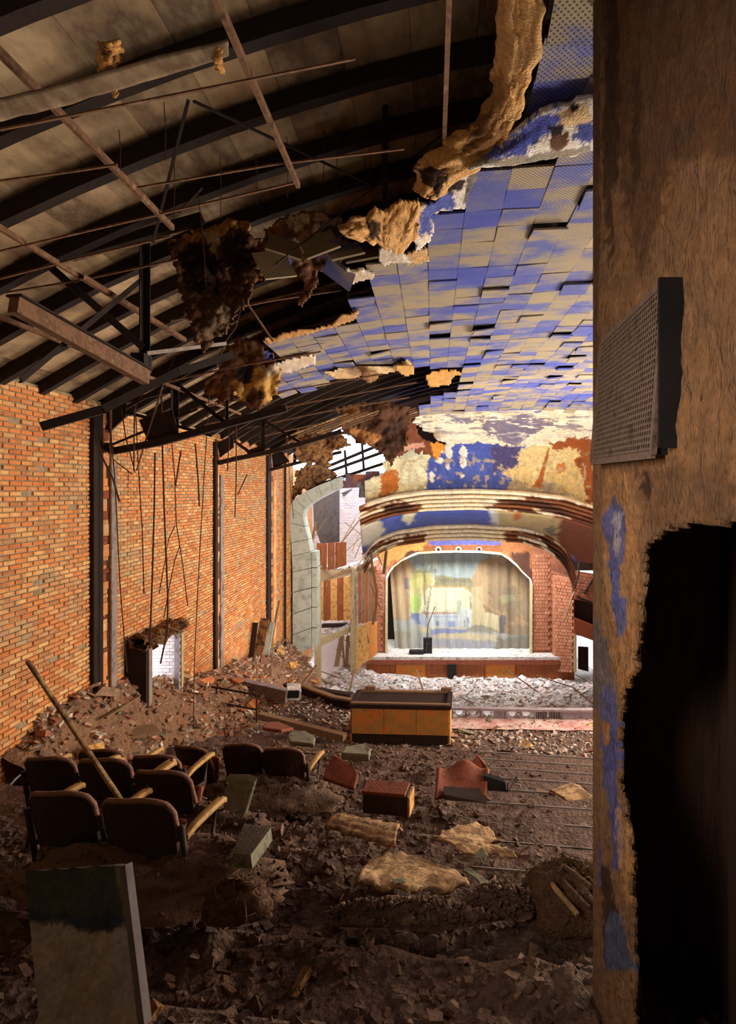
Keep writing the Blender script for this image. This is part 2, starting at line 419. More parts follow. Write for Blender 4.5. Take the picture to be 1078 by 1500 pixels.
# projecting door surround with a rotted header
X1 = -5.58
ds = empty('door_1', (WX, 12.4, DZ0), kind='structure')
def rel(mb, o):
    l = o.location; mb.v = [(v[0]-l[0], v[1]-l[1], v[2]-l[2]) for v in mb.v]; return mb
m_ = MB(); m_.box(((WX+X1)/2, 11.60, -3.95), (X1-WX, .10, 1.9)); obj('side_panel', rel(m_, ds), M['void'], ds, label='dark near cheek of the door surround')  # near-black colour paints the shade on this unlit face
m_ = MB(); m_.box((X1-.06, 11.72, -3.95), (.14, .14, 1.9)); obj('jamb', rel(m_, ds), M['fascia'], ds)
m_ = MB(); m_.box((X1-.06, 13.22, -3.95), (.14, .13, 1.9)); obj('jamb', rel(m_, ds), M['pale_wood'], ds)
m_ = MB(); m_.box((WX-.15, 13.14, -3.95), (.9, .08, 1.9)); obj('reveal', rel(m_, ds), M['mortar'], ds)
m_ = MB(); m_.box((X1-.06, 13.09, -3.95), (.10, .06, 1.9)); obj('corner_post', rel(m_, ds), M['zinc'], ds)
m_ = MB()
for k in range(26):
    for i in range(6): m_.box((-6.5+.155*(i+(k % 2)*.5), 13.09, -4.85+.075*k), (.146, .03, .066))
obj('brickwork', rel(m_, ds), M['pale_brick'], ds, kind='stuff')
def header(u, v):
    a = v*2*math.pi
    y = 11.5+u*1.85
    r = .10+.04*math.sin(u*17)+.16*R.random()**2
    return (X1-.10+math.cos(a)*r*1.3, y, -2.98+math.sin(a)*r*.8)
m_ = grid(26, 10, header); obj('header', rel(m_, ds), M['dark_plaster'], ds, label='rotted ragged header over the doorway')
for k in range(16):
    m_ = MB(); y = 11.5+k*.115; a = Vector((X1+.02, y, -2.9+R.uniform(-.05, .08)))
    m_.bar(a, a+Vector((R.uniform(.02, .2), R.uniform(-.25, .3), R.uniform(-.25, .1))), .03, .015)
    obj('lath', rel(m_, ds), M['wood'], ds)
# brick wall outside the door, its bricks paled to look sunlit
wo = MB(); wo.box((-8.3, 14.2, -3.6), (.2, 7, 4.5)); wo.box((-7.2, 13.6, -4.75), (2.3, 6, .2))
wall_out = obj('wall_outside', wo, M['mortar'], kind='structure')
st = MB()
for k in range(26):
    for i in range(22):
        y = 11.6+.25*(i+(k % 2)*.5); z = -4.6+.075*k
        n = len(st.v); st.v += [(v[0]-8.17, v[1]+y, v[2]+z) for v in bm0.v]; st.f += [tuple(n+q for q in f) for f in bm0.f]
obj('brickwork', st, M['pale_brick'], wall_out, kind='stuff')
area('outdoor_light_at_side_door', (-6.75, 12.2, -3.6), (-5.95, 13.1, -3.8), .5, 1.2, 26, (.92, .93, 1.0))

# ---- wall piers: steel, broken brick edge, grey board
def pier(name, pa, pb, pc, pd, ztop, strip_mat, proud):
    o = empty(name, (WX, XY(pa, WX), -6), kind='structure')
    ya, yb, yc, yd = [XY(p, WX) for p in (pa, pb, pc, pd)]
    zb = zmound(yb)-.6
    b_ = MB(); b_.box((WX+.045, (ya+yb)/2, (ztop+zb)/2), (.09, yb-ya, ztop-zb)); obj('steel_column', rel(b_, o), M['steel'], o)
    z = zb; k = 0
    while z < ztop:
        h = BH*R.choice((1, 1, 2, 3)); wd = (yc-yb)*R.uniform(.55, 1.0)
        b_ = MB(); b_.box((WX+.03, yb+wd/2, z+h/2), (proud*R.uniform(.35, .55), wd, h-.008)); obj('brick', rel(b_, o), M['brick'] if R.random() < .75 else M['dark_brick'], o)
        z += h
    b_ = MB(); b_.box((WX+.05, (yc+yd)/2, (ztop-.9+zb)/2), (.10, yd-yc, ztop-.9-zb)); obj('cover_board', rel(b_, o), strip_mat, o)
    return o
pier('trim_1', 130, 144, 153, 164, 1.4, M['fascia'], .22)
pier('trim_2', 311, 314.5, 318.5, 323, 1.35, M['fascia'], .16)
pier('trim_3', 389, 394, 397, 401, 1.3, M['brick'], .2)
b_ = MB(); y = XY(414, WX); b_.tube([(WX+.1, y, -7), (WX+.1, y, 1.2)], .05, 8)
tag(obj('drain_pipe', b_, M['steel']), 'thin black pipe up the brick wall beside the grey block arch', 'pipe')
b_ = MB(); y = XY(140, WX); b_.tube([(WX+.27, y, -4), (WX+.27, y, 0.2), (WX+.27, y, 1.5)], .022, 8)
for z in (-3, -2, -1, 0, .8): b_.tube([(WX+.27, y, z-.03), (WX+.27, y, z+.03)], .032, 8)
tag(obj('conduit', b_, M['channel']), 'slim conduit with couplings on the near black steel pier', 'pipe')

# ---- roof: curved rafters and boards
def zroof(X): return interp(X, [(-6.6, 1.35), (-6, 1.72), (-5, 2.3), (-4, 2.82), (-3, 3.27), (-2, 3.65), (-1, 3.98), (0, 4.25), (2, 4.65), (4, 4.9), (8, 4.9), (11, 4.5)])
roof = empty('roof', (0, 0, 3), kind='structure')
RAF = [2.2+.86*i for i in range(27)]
for y in RAF:
    b_ = MB(); xs = np.linspace(-6.2, 10, 24)
    for i in range(23):
        a, c = xs[i], xs[i+1]; za, zc_ = zroof(a)-.06, zroof(c)-.06
        b_.hexa([(a, y-.06, za-.18), (c, y-.06, zc_-.18), (c, y+.06, zc_-.18), (a, y+.06, za-.18), (a, y-.06, za), (c, y-.06, zc_), (c, y+.06, zc_), (a, y+.06, za)])
    obj('rafter', rel(b_, roof), M['steel'], roof)
far = MB(); npan = 0
xs = [-6.4+.62*i for i in range(27)]
for j in range(len(RAF)-1):
    ya, yb = RAF[j], RAF[j+1]
    for i in range(26):
        a, c = xs[i]+.003, xs[i+1]-.003; s_ = R.uniform(-.006, .006)
        if ya > 21.6 and a < -1.8 and R.random() < .55: continue            # boards gone near the stage
        pts = [(a, ya, zroof(a)-.03+s_), (c, ya, zroof(c)-.03+s_), (c, yb, zroof(c)-.03+s_), (a, yb, zroof(a)-.03+s_), (a, ya, zroof(a)+.02+s_), (c, ya, zroof(c)+.02+s_), (c, yb, zroof(c)+.02+s_), (a, yb, zroof(a)+.02+s_)]
        px, py = proj(((a+c)/2, (ya+yb)/2, zroof(a)))
        if npan < 290 and a < .9 and 0 < px < 900 and -80 < py < 660 and ya < 20:
            b_ = MB(); b_.hexa(pts); obj('roof_board', rel(b_, roof), M['deck'], roof); npan += 1
        else: far.hexa(pts)
obj('roof_boards_beyond', rel(far, roof), M['deck'], roof, kind='stuff')
deck = MB()
for i in range(26):
    a, c = xs[i], xs[i+1]; yb = 21.6 if a < -1.8 else RAF[-1]
    deck.hexa([(a, RAF[0], zroof(a)+.04), (c, RAF[0], zroof(c)+.04), (c, yb, zroof(c)+.04), (a, yb, zroof(a)+.04), (a, RAF[0], zroof(a)+.08), (c, RAF[0], zroof(c)+.08), (c, yb, zroof(c)+.08), (a, yb, zroof(a)+.08)])
    deck.hexa([(a, -2.6, zroof(a)+.04), (c, -2.6, zroof(c)+.04), (c, RAF[0], zroof(c)+.04), (a, RAF[0], zroof(a)+.04), (a, -2.6, zroof(a)+.08), (c, -2.6, zroof(c)+.08), (c, RAF[0], zroof(c)+.08), (a, RAF[0], zroof(a)+.08)])
obj('roof_covering', rel(deck, roof), M['steel'], roof)
b_ = MB(); b_.box((4, 25.9, 3.4), (11.8, .3, 3.2)); obj('wall_front_upper', b_, M['void'], kind='structure')
b_ = MB(); b_.box((4, 25.4, 4.9), (11.8, 1.6, .2)); obj('roof_end', b_, M['steel'], roof).location = -Vector(roof.location)
# ---- hidden shell: back wall, right wall, so that daylight only enters through the torn parts
b_ = MB(); b_.box((2, -2.6, 0), (18, .3, 12)); obj('wall_back', b_, M['mortar'], kind='structure')
b_ = MB(); b_.box((9.7, 16, -3), (.3, 38, 16)); obj('wall_right', b_, M['dark_brick'], kind='structure')
b_ = MB(); b_.box((WX-.16, 2, -3), (.3, 8, 9.3)); obj('wall_left_near', b_, M['mortar'], kind='structure')

# ---- ceiling: tiles on a vaulted, partly fallen surface
XT = [(-7, 1.0), (-6, 1.45), (-4.5, 2.0), (-3, 2.39), (-2, 2.6), (-1, 2.76), (0, 2.87), (2, 3.0), (4, 3.05), (7, 2.97), (10, 2.75)]
DT = [(0, 0), (17, 0), (19, .07), (20.5, .22), (22, .45), (23.2, .75), (24, 1.12), (24.5, 1.6), (24.75, 2.1), (24.9, 2.6), (24.98, 3.0)]
def zceil(X, Y): return interp(X, XT)-interp(Y, DT)
def ceil_at(px, py):                      # the ceiling point that shows at a pixel
    Y = 8.0
    lo, hi = 3.0, 24.9
    for _ in range(40):
        Y = (lo+hi)/2; X = (px-CX)*Y/F
        if CY-F*zceil(X, Y)/Y < py: lo = Y
        else: hi = Y
    return Vector(((px-CX)*Y/F, Y, zceil((px-CX)*Y/F, Y)))
TILE_EDGE = [(790, -60), (1080, -60), (1080, 612), (868, 606), (770, 606), (700, 603), (640, 610), (612, 606), (628, 585), (664, 574), (684, 560), (682, 540),
             (645, 538), (560, 540), (525, 545), (470, 562), (440, 577), (415, 572), (396, 560), (405, 530), (385, 505), (392, 497), (440, 486), (475, 482), (528, 462), (533, 458),
             (527, 440), (527, 425), (548, 412), (553, 398), (560, 388), (600, 384), (628, 362), (632, 322), (682, 316), (684, 248), (740, 238), (868, 218), (930, 200), (930, 140), (868, 150), (815, 160), (790, 170)]
GAPS = [[(690, 238), (868, 205), (868, 218), (740, 238)], rect(623, 487, 651, 498), rect(626, 573, 641, 580), rect(650, 430, 662, 442)]
ceiling = empty('ceiling', (0, 0, 0), kind='structure')
TP = .385
tm = MB(); tm.box((0, 0, 0), (TP-.005, TP-.005, .022))
tme = tm.mesh('ceiling_tile'); tme.materials.append(M['tile'])
tl = []
for j in range(46):
    for i in range(34):
        Y = 3.4+TP*(j+.5); X = -3.9+TP*(i+.5)
        z = zceil(X, Y); px, py = proj((X, Y, z))
        if Y > 20.6: continue
        if not bool(inpoly(px, py, TILE_EDGE)) and px < 1075: continue
        if any(bool(inpoly(px, py, g)) for g in GAPS): continue
        if 880 < px < 1075 and py < 0: pass
        tl.append((X, Y, z, px, py))
vis = [t for t in tl if t[3] < 885 and t[4] > -20]
vis.sort(key=lambda t: t[1]); top = set((t[0], t[1]) for t in vis[:300])
rest = MB(); rnd = random.Random(3); back = MB()
for (X, Y, z, px, py) in tl:
    sl = math.atan((zceil(X+.1, Y)-zceil(X-.1, Y))/.2); dp = math.atan((zceil(X, Y+.1)-zceil(X, Y-.1))/.2)
    lo = 1.0 if rnd.random() < .2 else .3
    rx, ry, rz = dp+rnd.gauss(0, .03)*lo, -sl+rnd.gauss(0, .03)*lo, rnd.gauss(0, .012)
    dz = -abs(rnd.gauss(0, .018))*lo
    if rnd.random() < .07: rx += rnd.uniform(-.12, .12); ry += rnd.uniform(-.12, .12); rz += rnd.uniform(-.05, .05); dz -= .05
    if Y < 20.5: back.box((X, Y, z+.075), (TP+.02, TP+.02, .02), (dp, -sl, 0))
    if (X, Y) in top:
        o = bpy.data.objects.new('ceiling_tile', tme); C.objects.link(o); o.parent = ceiling
        o.location = (X, Y, z+dz); o.rotation_euler = (rx, ry, rz)
    else:
        rest.box((X, Y, z+dz), (TP-.005, TP-.005, .022), (rx, ry, rz))
obj('dark_gap_backing', back, M['void'], ceiling, kind='stuff')  # added dark sheet above the tiles, keeps the gaps between them dark
M['tile_far'] = mat('ceiling_tile_far', [(66, 78, 172), (80, 90, 172), (104, 108, 158), (158, 144, 122), (168, 150, 116), (86, 94, 166)], 1.15, .9, .1, 20, island=.34, stretch=(.8, 1.3, 1))
obj('ceiling_tiles_beyond', rest, M['tile_far'], ceiling, kind='stuff')

# smooth plaster of the ceiling end and the curved cove above the arch
CREAM, BLUE, RUST, TAN, GREYV = (236, 222, 190), (72, 88, 162), (150, 76, 30), (206, 176, 118), (128, 116, 132)
COVE = [
    (GREYV, [(640, 612), (770, 610), (868, 622), (905, 640), (760, 655), (700, 640), (650, 640)], 9),
    (CREAM, [(640, 628), (690, 622), (735, 640), (760, 652), (700, 658), (640, 650)], 10),
    (CREAM, [(770, 640), (830, 615), (930, 605), (930, 648), (800, 652), (760, 655)], 6),
    (CREAM, [(610, 612), (700, 618), (735, 608), (660, 640), (640, 655), (600, 640)], 8),
    ((224, 214, 172), [(540, 640), (640, 645), (650, 655), (636, 690), (625, 730), (540, 740)], 4),
    ((170, 172, 150), [(560, 655), (610, 655), (612, 668), (565, 672)], 5, .5),
    ((186, 108, 44), [(558, 690), (580, 686), (586, 700), (578, 722), (556, 728)], 5),
    (BLUE, [(628, 668), (640, 660), (655, 662), (668, 648), (700, 648), (724, 650), (742, 654), (768, 650), (765, 690), (745, 722), (622, 722), (626, 700)], 4),
    ((74, 66, 106), [(720, 652), (764, 652), (760, 690), (722, 690)], 5),
    ((226, 218, 200), blob(658, 664, 5, 8), 2), ((226, 218, 200), blob(679, 662, 6, 10), 2), ((226, 218, 200), blob(678, 678, 5, 9), 2), ((226, 218, 200), blob(643, 674, 7, 5), 2),
    ((226, 218, 200), blob(656, 683, 3, 5), 2), ((226, 218, 200), blob(632, 700, 4, 9), 3), ((226, 218, 200), blob(677, 698, 3, 3), 2),
    ((214, 186, 126), [(762, 652), (850, 650), (866, 700), (862, 735), (740, 722), (752, 700), (735, 690), (758, 682)], 6),
    ((196, 160, 90), [(800, 690), (850, 668), (858, 720), (790, 722)], 8, .6),
    ((120, 108, 110), [(742, 705), (810, 712), (850, 728), (735, 724)], 8, .6),
    ((190, 110, 48), [(815, 678), (828, 676), (830, 692), (815, 694)], 3),
    (RUST, [(800, 646), (850, 642), (930, 636), (930, 745), (862, 738), (850, 700), (842, 672), (848, 660), (815, 656)], 7),
    ((168, 92, 36), [(780, 712), (792, 690), (802, 655), (805, 656), (796, 700), (792, 716)], 2),
]
def cove_pt(u, v):
    Y = float(interp(v, [(0, 20.4), (.3, 22.4), (.5, 23.6), (.65, 24.3), (.8, 24.72), (.92, 24.92), (1, 25.0)]))
    px = 535+u*(955-535)
    X = (px-CX)*25/F; z = float(zceil(X, Y)); c1 = float(np.interp(px, [528, 545, 577, 623, 690, 755, 820, 866, 905, 940, 960], [742, 734, 725, 718.5, 716.5, 719, 726, 740, 760, 785, 800]))
    t = max(0.0, (v-.55)/.45)**1.6
    return Vector((X, Y, z+t*((CY-c1-5)*25/F-float(zceil(X, 25.0)))))
cv = grid(320, 130, cove_pt)
pv = [proj(v) for v in cv.v]; ppx = np.array([p[0] for p in pv]); ppy = np.array([p[1] for p in pv])
cv.c = paint(ppx, ppy, (214, 200, 170), COVE, 11, .06, .2, (1, 1.7))
fl = fbm(ppx*.05, ppy*.30, 141, 5); w_ = np.clip((650-ppy)/25, 0, 1)*np.clip((ppy-598)/8, 0, 1); q_ = np.clip((fl-.52)*14, 0, 1)*w_*.85
cv.c = cv.c*(1-q_[:, None])+np.array(lin((118, 108, 126))[:3])*q_[:, None]
fl = fbm(ppx*.09, ppy*.5, 151, 5); q_ = np.clip((fl-.60)*16, 0, 1)*w_; cv.c = cv.c*(1-q_[:, None])+np.array(lin((244, 232, 206))[:3])*q_[:, None]
fl = fbm(ppx*.22, ppy*.05, 161, 5); w2 = np.clip((ppy-660)/14, 0, 1); q_ = np.clip((fl-.50)*6, 0, 1)*w2*.4; cv.c = cv.c*(1-q_[:, None])+cv.c*np.array([.62, .58, .55])*q_[:, None]
fl = fbm(ppx*.16, ppy*.16, 171, 5); q_ = np.clip((fl-.63)*20, 0, 1)*w2*.8; cv.c = cv.c*(1-q_[:, None])+np.array(lin((176, 156, 120))[:3])*q_[:, None]
keep = ~(inpoly(ppx+(fbm(ppx*.1, ppy*.1, 4)-.5)*14, ppy+(fbm(ppx*.1, ppy*.1, 5)-.5)*14, [(500, 560), (632, 560), (606, 618), (640, 642), (652, 652), (645, 658), (600, 652), (566, 658), (562, 690), (556, 700), (500, 700)]))
cv.f = [f for f in cv.f if all(keep[i] for i in f)]
obj('plaster_cove', cv, M['paint'], ceiling, smooth=True, solid=.04, label='blue, cream and rust flaking plaster cove over the arch')
# ---- front of the house: arch, mouldings, boxes, proscenium, stage
front = empty('wall_front', (0, 0, 0), kind='structure')
def path(pts, n):                         # smooth resample of (px, py) points
    x = np.linspace(pts[0][0], pts[-1][0], n); xs_ = [p[0] for p in pts]; ys_ = [p[1] for p in pts]
    y = np.interp(x, xs_, ys_); k = np.array([1, 2, 3, 2, 1])/9
    yp = np.pad(y, 2, mode='edge'); yp[:2] = 2*y[0]-yp[4:2:-1]; yp[-2:] = 2*y[-1]-yp[-4:-6:-1]
    return list(zip(x, np.convolve(yp, k, 'valid')))
def moulding(name, pts, d, widths, depths, layers, base, seed, n=90, label=None, broken=None):
    """a swept plaster moulding: courses of given height (pixels at depth d) standing forward by depths (metres)"""
    pp = path(pts, n); prof = []; yy = 0
    for wd, dp in zip(widths, depths):
        prof += [(yy, dp-.22), (yy+wd*.10, dp-.02), (yy+wd*.3, dp+.03), (yy+wd*.62, dp), (yy+wd*.74, dp-.22)]; yy += wd
    mb = MB(); cx = []; cy = []
    for (x, y) in pp:
        sc = 1.0
        for (o_, dp) in prof:
            q = P(x, y+o_*sc, d); q.y -= dp
            jag = (float(fbm(x*.09, o_*.4+seed, seed))-.5)*.05
            q.y += jag; mb.v.append(tuple(q)); cx.append(x); cy.append(y+o_)
    k = len(prof)
    for i in range(n-1):
        for j in range(k-1):
            a = i*k+j
            if broken is not None and broken(cx[a], cy[a]): continue
            mb.f.append((a, a+1, a+k+1, a+k))
    mb.c = paint(cx, cy, base, layers, seed, .07, .25)
    return obj(name, mb, M['paint'], front, solid=.05, label=label)
C1 = [(528, 742), (545, 734), (577, 725), (623, 718.5), (690, 716.5), (755, 719), (820, 726), (866, 740), (905, 760), (940, 785)]
DK = (74, 44, 30); BR = (126, 74, 42); CR = (232, 212, 178)
moulding('upper_moulding', C1, 24.9, [8, 6, 6, 6, 5], [.45, .36, .28, .20, .12],
         [(BR, [(520, 741), (585, 736), (618, 738), (612, 752), (560, 764), (520, 775)], 6), (DK, [(560, 742), (590, 738), (610, 740), (600, 747), (565, 752)], 4), (CR, [(520, 752), (560, 742), (562, 748), (522, 762)], 2),
          (BR, [(768, 727), (830, 732), (960, 780), (960, 830), (860, 775), (800, 752), (705, 745), (730, 738), (765, 734)], 4), (DK, [(724, 731), (790, 734), (840, 752), (830, 757), (780, 742), (726, 734)], 2), (DK, [(722, 744), (790, 748), (850, 775), (940, 830), (840, 772), (780, 752)], 2), (CR, [(780, 744), (845, 762), (842, 766), (778, 748)], 2), ((96, 50, 34), [(835, 752), (960, 780), (960, 850), (840, 780)], 6)],
         CR, 21, label='cream upper moulding, split to brown lath at both ends')
# painted frieze between the two mouldings
top = path([(528, 773), (545, 765), (577, 756), (623, 749.5), (690, 747.5), (755, 750), (820, 757), (866, 771), (905, 791), (940, 816)], 70)
bot = path([(532, 812), (543, 795), (556, 786), (580, 776), (637, 768), (690, 766.6), (764, 771), (794, 779.5), (820, 796), (836, 822)], 70)
def frieze(u, v):
    i = min(69, int(round(u*69))); a = P(top[i][0], top[i][1], 24.9); b = P(bot[i][0], bot[i][1], 31.5)
    q = a.lerp(b, v); q.z -= .16*math.sin(v*math.pi); return q
fz = grid(69, 12, frieze); pv = [proj(v) for v in fz.v]; a_ = np.array([p[0] for p in pv]); b_ = np.array([p[1] for p in pv])
fz.c = paint(a_, b_, (66, 80, 150), [((190, 184, 168), [(525, 765), (556, 760), (565, 775), (548, 800), (520, 800)], 5), (BLUE, [(566, 757), (585, 755), (588, 772), (560, 784)], 3), ((200, 196, 160), [(588, 750), (607, 748), (608, 758), (600, 768), (590, 760)], 3),
     ((176, 152, 104), [(724, 740), (960, 745), (960, 860), (800, 800), (778, 772), (726, 768)], 3), ((190, 186, 170), [(716, 746), (728, 746), (730, 768), (720, 768)], 4), ((170, 96, 44), [(754, 752), (760, 749), (768, 758), (754, 762)], 2), ((104, 100, 84), [(798, 775), (812, 770), (815, 786), (803, 786)], 4), ((112, 58, 36), [(815, 750), (960, 770), (960, 870), (850, 830), (818, 790)], 5)], 31, .08, .2)
obj('frieze', fz, M['paint'], front, smooth=True, solid=.05, label='blue frieze, bare tan plaster toward its right end')
C2 = [(534, 818), (540, 803), (548, 792), (556, 786), (580, 776), (637, 768), (690, 766.6), (764, 771), (794, 779.5), (820, 796), (833, 815), (840, 842)]
moulding('lower_moulding', C2, 31.8, [8, 6, 6, 5], [.6, .46, .32, .18],
         [(BR, [(528, 806), (560, 792), (600, 782), (626, 780), (626, 800), (560, 812), (528, 850)], 5), (CR, [(530, 818), (560, 800), (590, 790), (592, 793), (560, 806), (532, 826)], 1.5),
          (BR, [(735, 778), (800, 782), (850, 830), (850, 880), (820, 850), (770, 800), (738, 795)], 4), (CR, [(756, 782), (790, 790), (815, 815), (812, 817), (785, 795), (756, 786)], 1.5), (DK, [(790, 784), (826, 812), (838, 850), (830, 850), (815, 815), (790, 790)], 2), (CR, [(765, 792), (785, 801), (784, 804), (764, 796)], 1)],
         CR, 41, n=110, label='cream lower moulding, flaking to rust at the haunches')
# inner frieze and front wall round the opening
OPEN = [(566.5, 962), (566.5, 846), (569, 840), (576, 830), (588, 821), (603, 813.5), (612, 810), (640, 808.3), (673, 807.5), (705, 808.3), (734, 811), (745, 818), (757, 828), (766, 839), (776, 848), (777.5, 854), (777.5, 962)]
D0 = 35.2
def open_top(px):
    if px < 566.5 or px > 777.5: return 985.0
    return float(np.interp(px, [p[0] for p in OPEN[1:-1]], [p[1] for p in OPEN[1:-1]]))
C2b = path([(x, y+25) for (x, y) in C2], 200)
def c2_bot(px): return float(np.interp(px, [p[0] for p in C2b], [p[1] for p in C2b]))
wf = MB(); cols = [540, 544, 548, 552, 556, 560, 564, 566.5]+list(np.linspace(567, 777, 71))+[777.5, 780, 784, 790, 796, 802, 808, 812, 818, 824, 830, 838]
cx = []; cy = []; nr = 22
for px in cols:
    t0 = c2_bot(px)-6; t1 = open_top(px)
    for j in range(nr+1):
        y = t0+(t1-t0)*j/nr; q = P(px, y, D0); wf.v.append(tuple(q)); cx.append(px); cy.append(y)
for i in range(len(cols)-1):
    if cols[i] == 566.5 and cols[i+1] == 567: pass
    for j in range(nr):
        a = i*(nr+1)+j; wf.f.append((a, a+1, a+nr+2, a+nr+1))
wf.f = [f for f in wf.f if max(abs(cy[f[0]]-cy[f[2]]), abs(cy[f[1]]-cy[f[3]])) < 60]
BRK = (150, 92, 66)
wf.c = paint(cx, cy, BRK, [((148, 92, 52), [(572, 785), (780, 785), (780, 850), (740, 812), (610, 806), (572, 838)], 2), ((84, 84, 140), [(629, 788), (732, 788), (732, 798), (629, 798)], 2), ((178, 128, 66), [(540, 780), (625, 785), (625, 804), (600, 810), (560, 830)], 5), (DK, [(568, 838), (600, 805), (624, 808), (612, 812), (580, 828)], 3), ((72, 42, 28), [(745, 812), (776, 806), (778, 852), (764, 838)], 3), ((120, 72, 40), [(620, 799), (735, 799), (735, 808), (620, 808)], 1),
    ((200, 160, 140), [(546, 830), (566, 822), (566, 900), (552, 900)], 6, .4), ((110, 60, 38), [(806, 830), (842, 820), (842, 990), (810, 990)], 3, .5), ((96, 54, 34), [(800, 900), (842, 900), (842, 990), (800, 990)], 10, .4)], 51, .1, .25)
obj('proscenium_wall', wf, M['paint'], front, solid=.3)
# brick courses of the two stage piers
for (x0, x1, y0, y1, mm) in ((548, 565, 835, 955, M['pale_brick']), (780, 806, 812, 955, M['stage_brick'])):
    st = MB()
    for r_ in range(int((y1-y0)/5.2)):
        for c_ in range(int((x1-x0)/4.3)-(r_ % 2)):
            a = P(x0+4.3*(c_+(r_ % 2)*.3), y0+5.2*r_, D0-.17); st.box((a.x+.08, a.y, a.z-.1), (.155, .07, .185))
    obj('brickwork', st, M['stage_brick'], front, kind='stuff')
def brick_face(par, name, a0, a1, b0, b1, rows, cols, mm):
    st = MB(); a0, a1, b0, b1 = [Vector(q) for q in (a0, a1, b0, b1)]; n = (a1-a0).cross(b0-a0).normalized()
    if n.y > 0: n = -n
    for r_ in range(rows):
        for c_ in range(cols-(r_ % 2)):
            u0, u1 = (c_+.5*(r_ % 2)+.03)/cols, (c_+.5*(r_ % 2)+.95)/cols; v0, v1 = (r_+.06)/rows, (r_+.92)/rows
            g = lambda u, v: a0.lerp(a1, u).lerp(b0.lerp(b1, u), v)
            q = [g(u0, v0), g(u1, v0), g(u1, v1), g(u0, v1)]; t = n*rc0.uniform(.03, .07)
            st.hexa([p-n*.01 for p in q]+[p+t for p in q])
    if par is not None and par.location.length > 0: st.v = [tuple(Vector(v)-par.location) for v in st.v]
    return obj(name, st, mm, par, kind='stuff')
rc0 = random.Random(31)
brick_face(front, 'brickwork', P(807, 835, D0-.16), P(838, 845, D0-.16), P(807, 985, D0-.16), P(838, 985, D0-.16), 30, 7, M['stage_brick'])
# plaster edge of the opening
for k in range(len(OPEN)-1):
    a, c = P(*OPEN[k], D0-.2), P(*OPEN[k+1], D0-.2)
    m_ = MB(); m_.bar(a+Vector((R.uniform(-.02, .02), 0, 0)), c, R.uniform(.07, .13), .3, (0, 1, 0)); obj('edge_strip', m_, M['rubble'] if k % 3 else M['pale_wood'], front)
def ring(px, py, d, r, t):
    mb = MB(); c = P(px, py, d); n = 16
    for i in range(n):
        a = 2*math.pi*i/n
        for (rr, yy) in ((r-t, 0), (r-t, -.08), (r+t, -.08), (r+t, 0)): mb.v.append((c.x+math.cos(a)*rr, c.y+yy, c.z+math.sin(a)*rr))
    for i in range(n):
        for j in range(4):
            a = i*4+j; b2 = i*4+(j+1) % 4; c2 = ((i+1) % n)*4; mb.f.append((a, b2, c2+(j+1) % 4, c2+j))
    return mb
for px in (642, 671.5, 701.5):
    o = obj('rosette', ring(px, 805, D0-.2, .14, .035), M['rubble'], front)
    m_ = MB(); c = P(px, 805, D0-.2); m_.box(c, (.1, .1, .1), (.3, .5, .4)); obj('rosette_centre', m_, M['iron'], front)

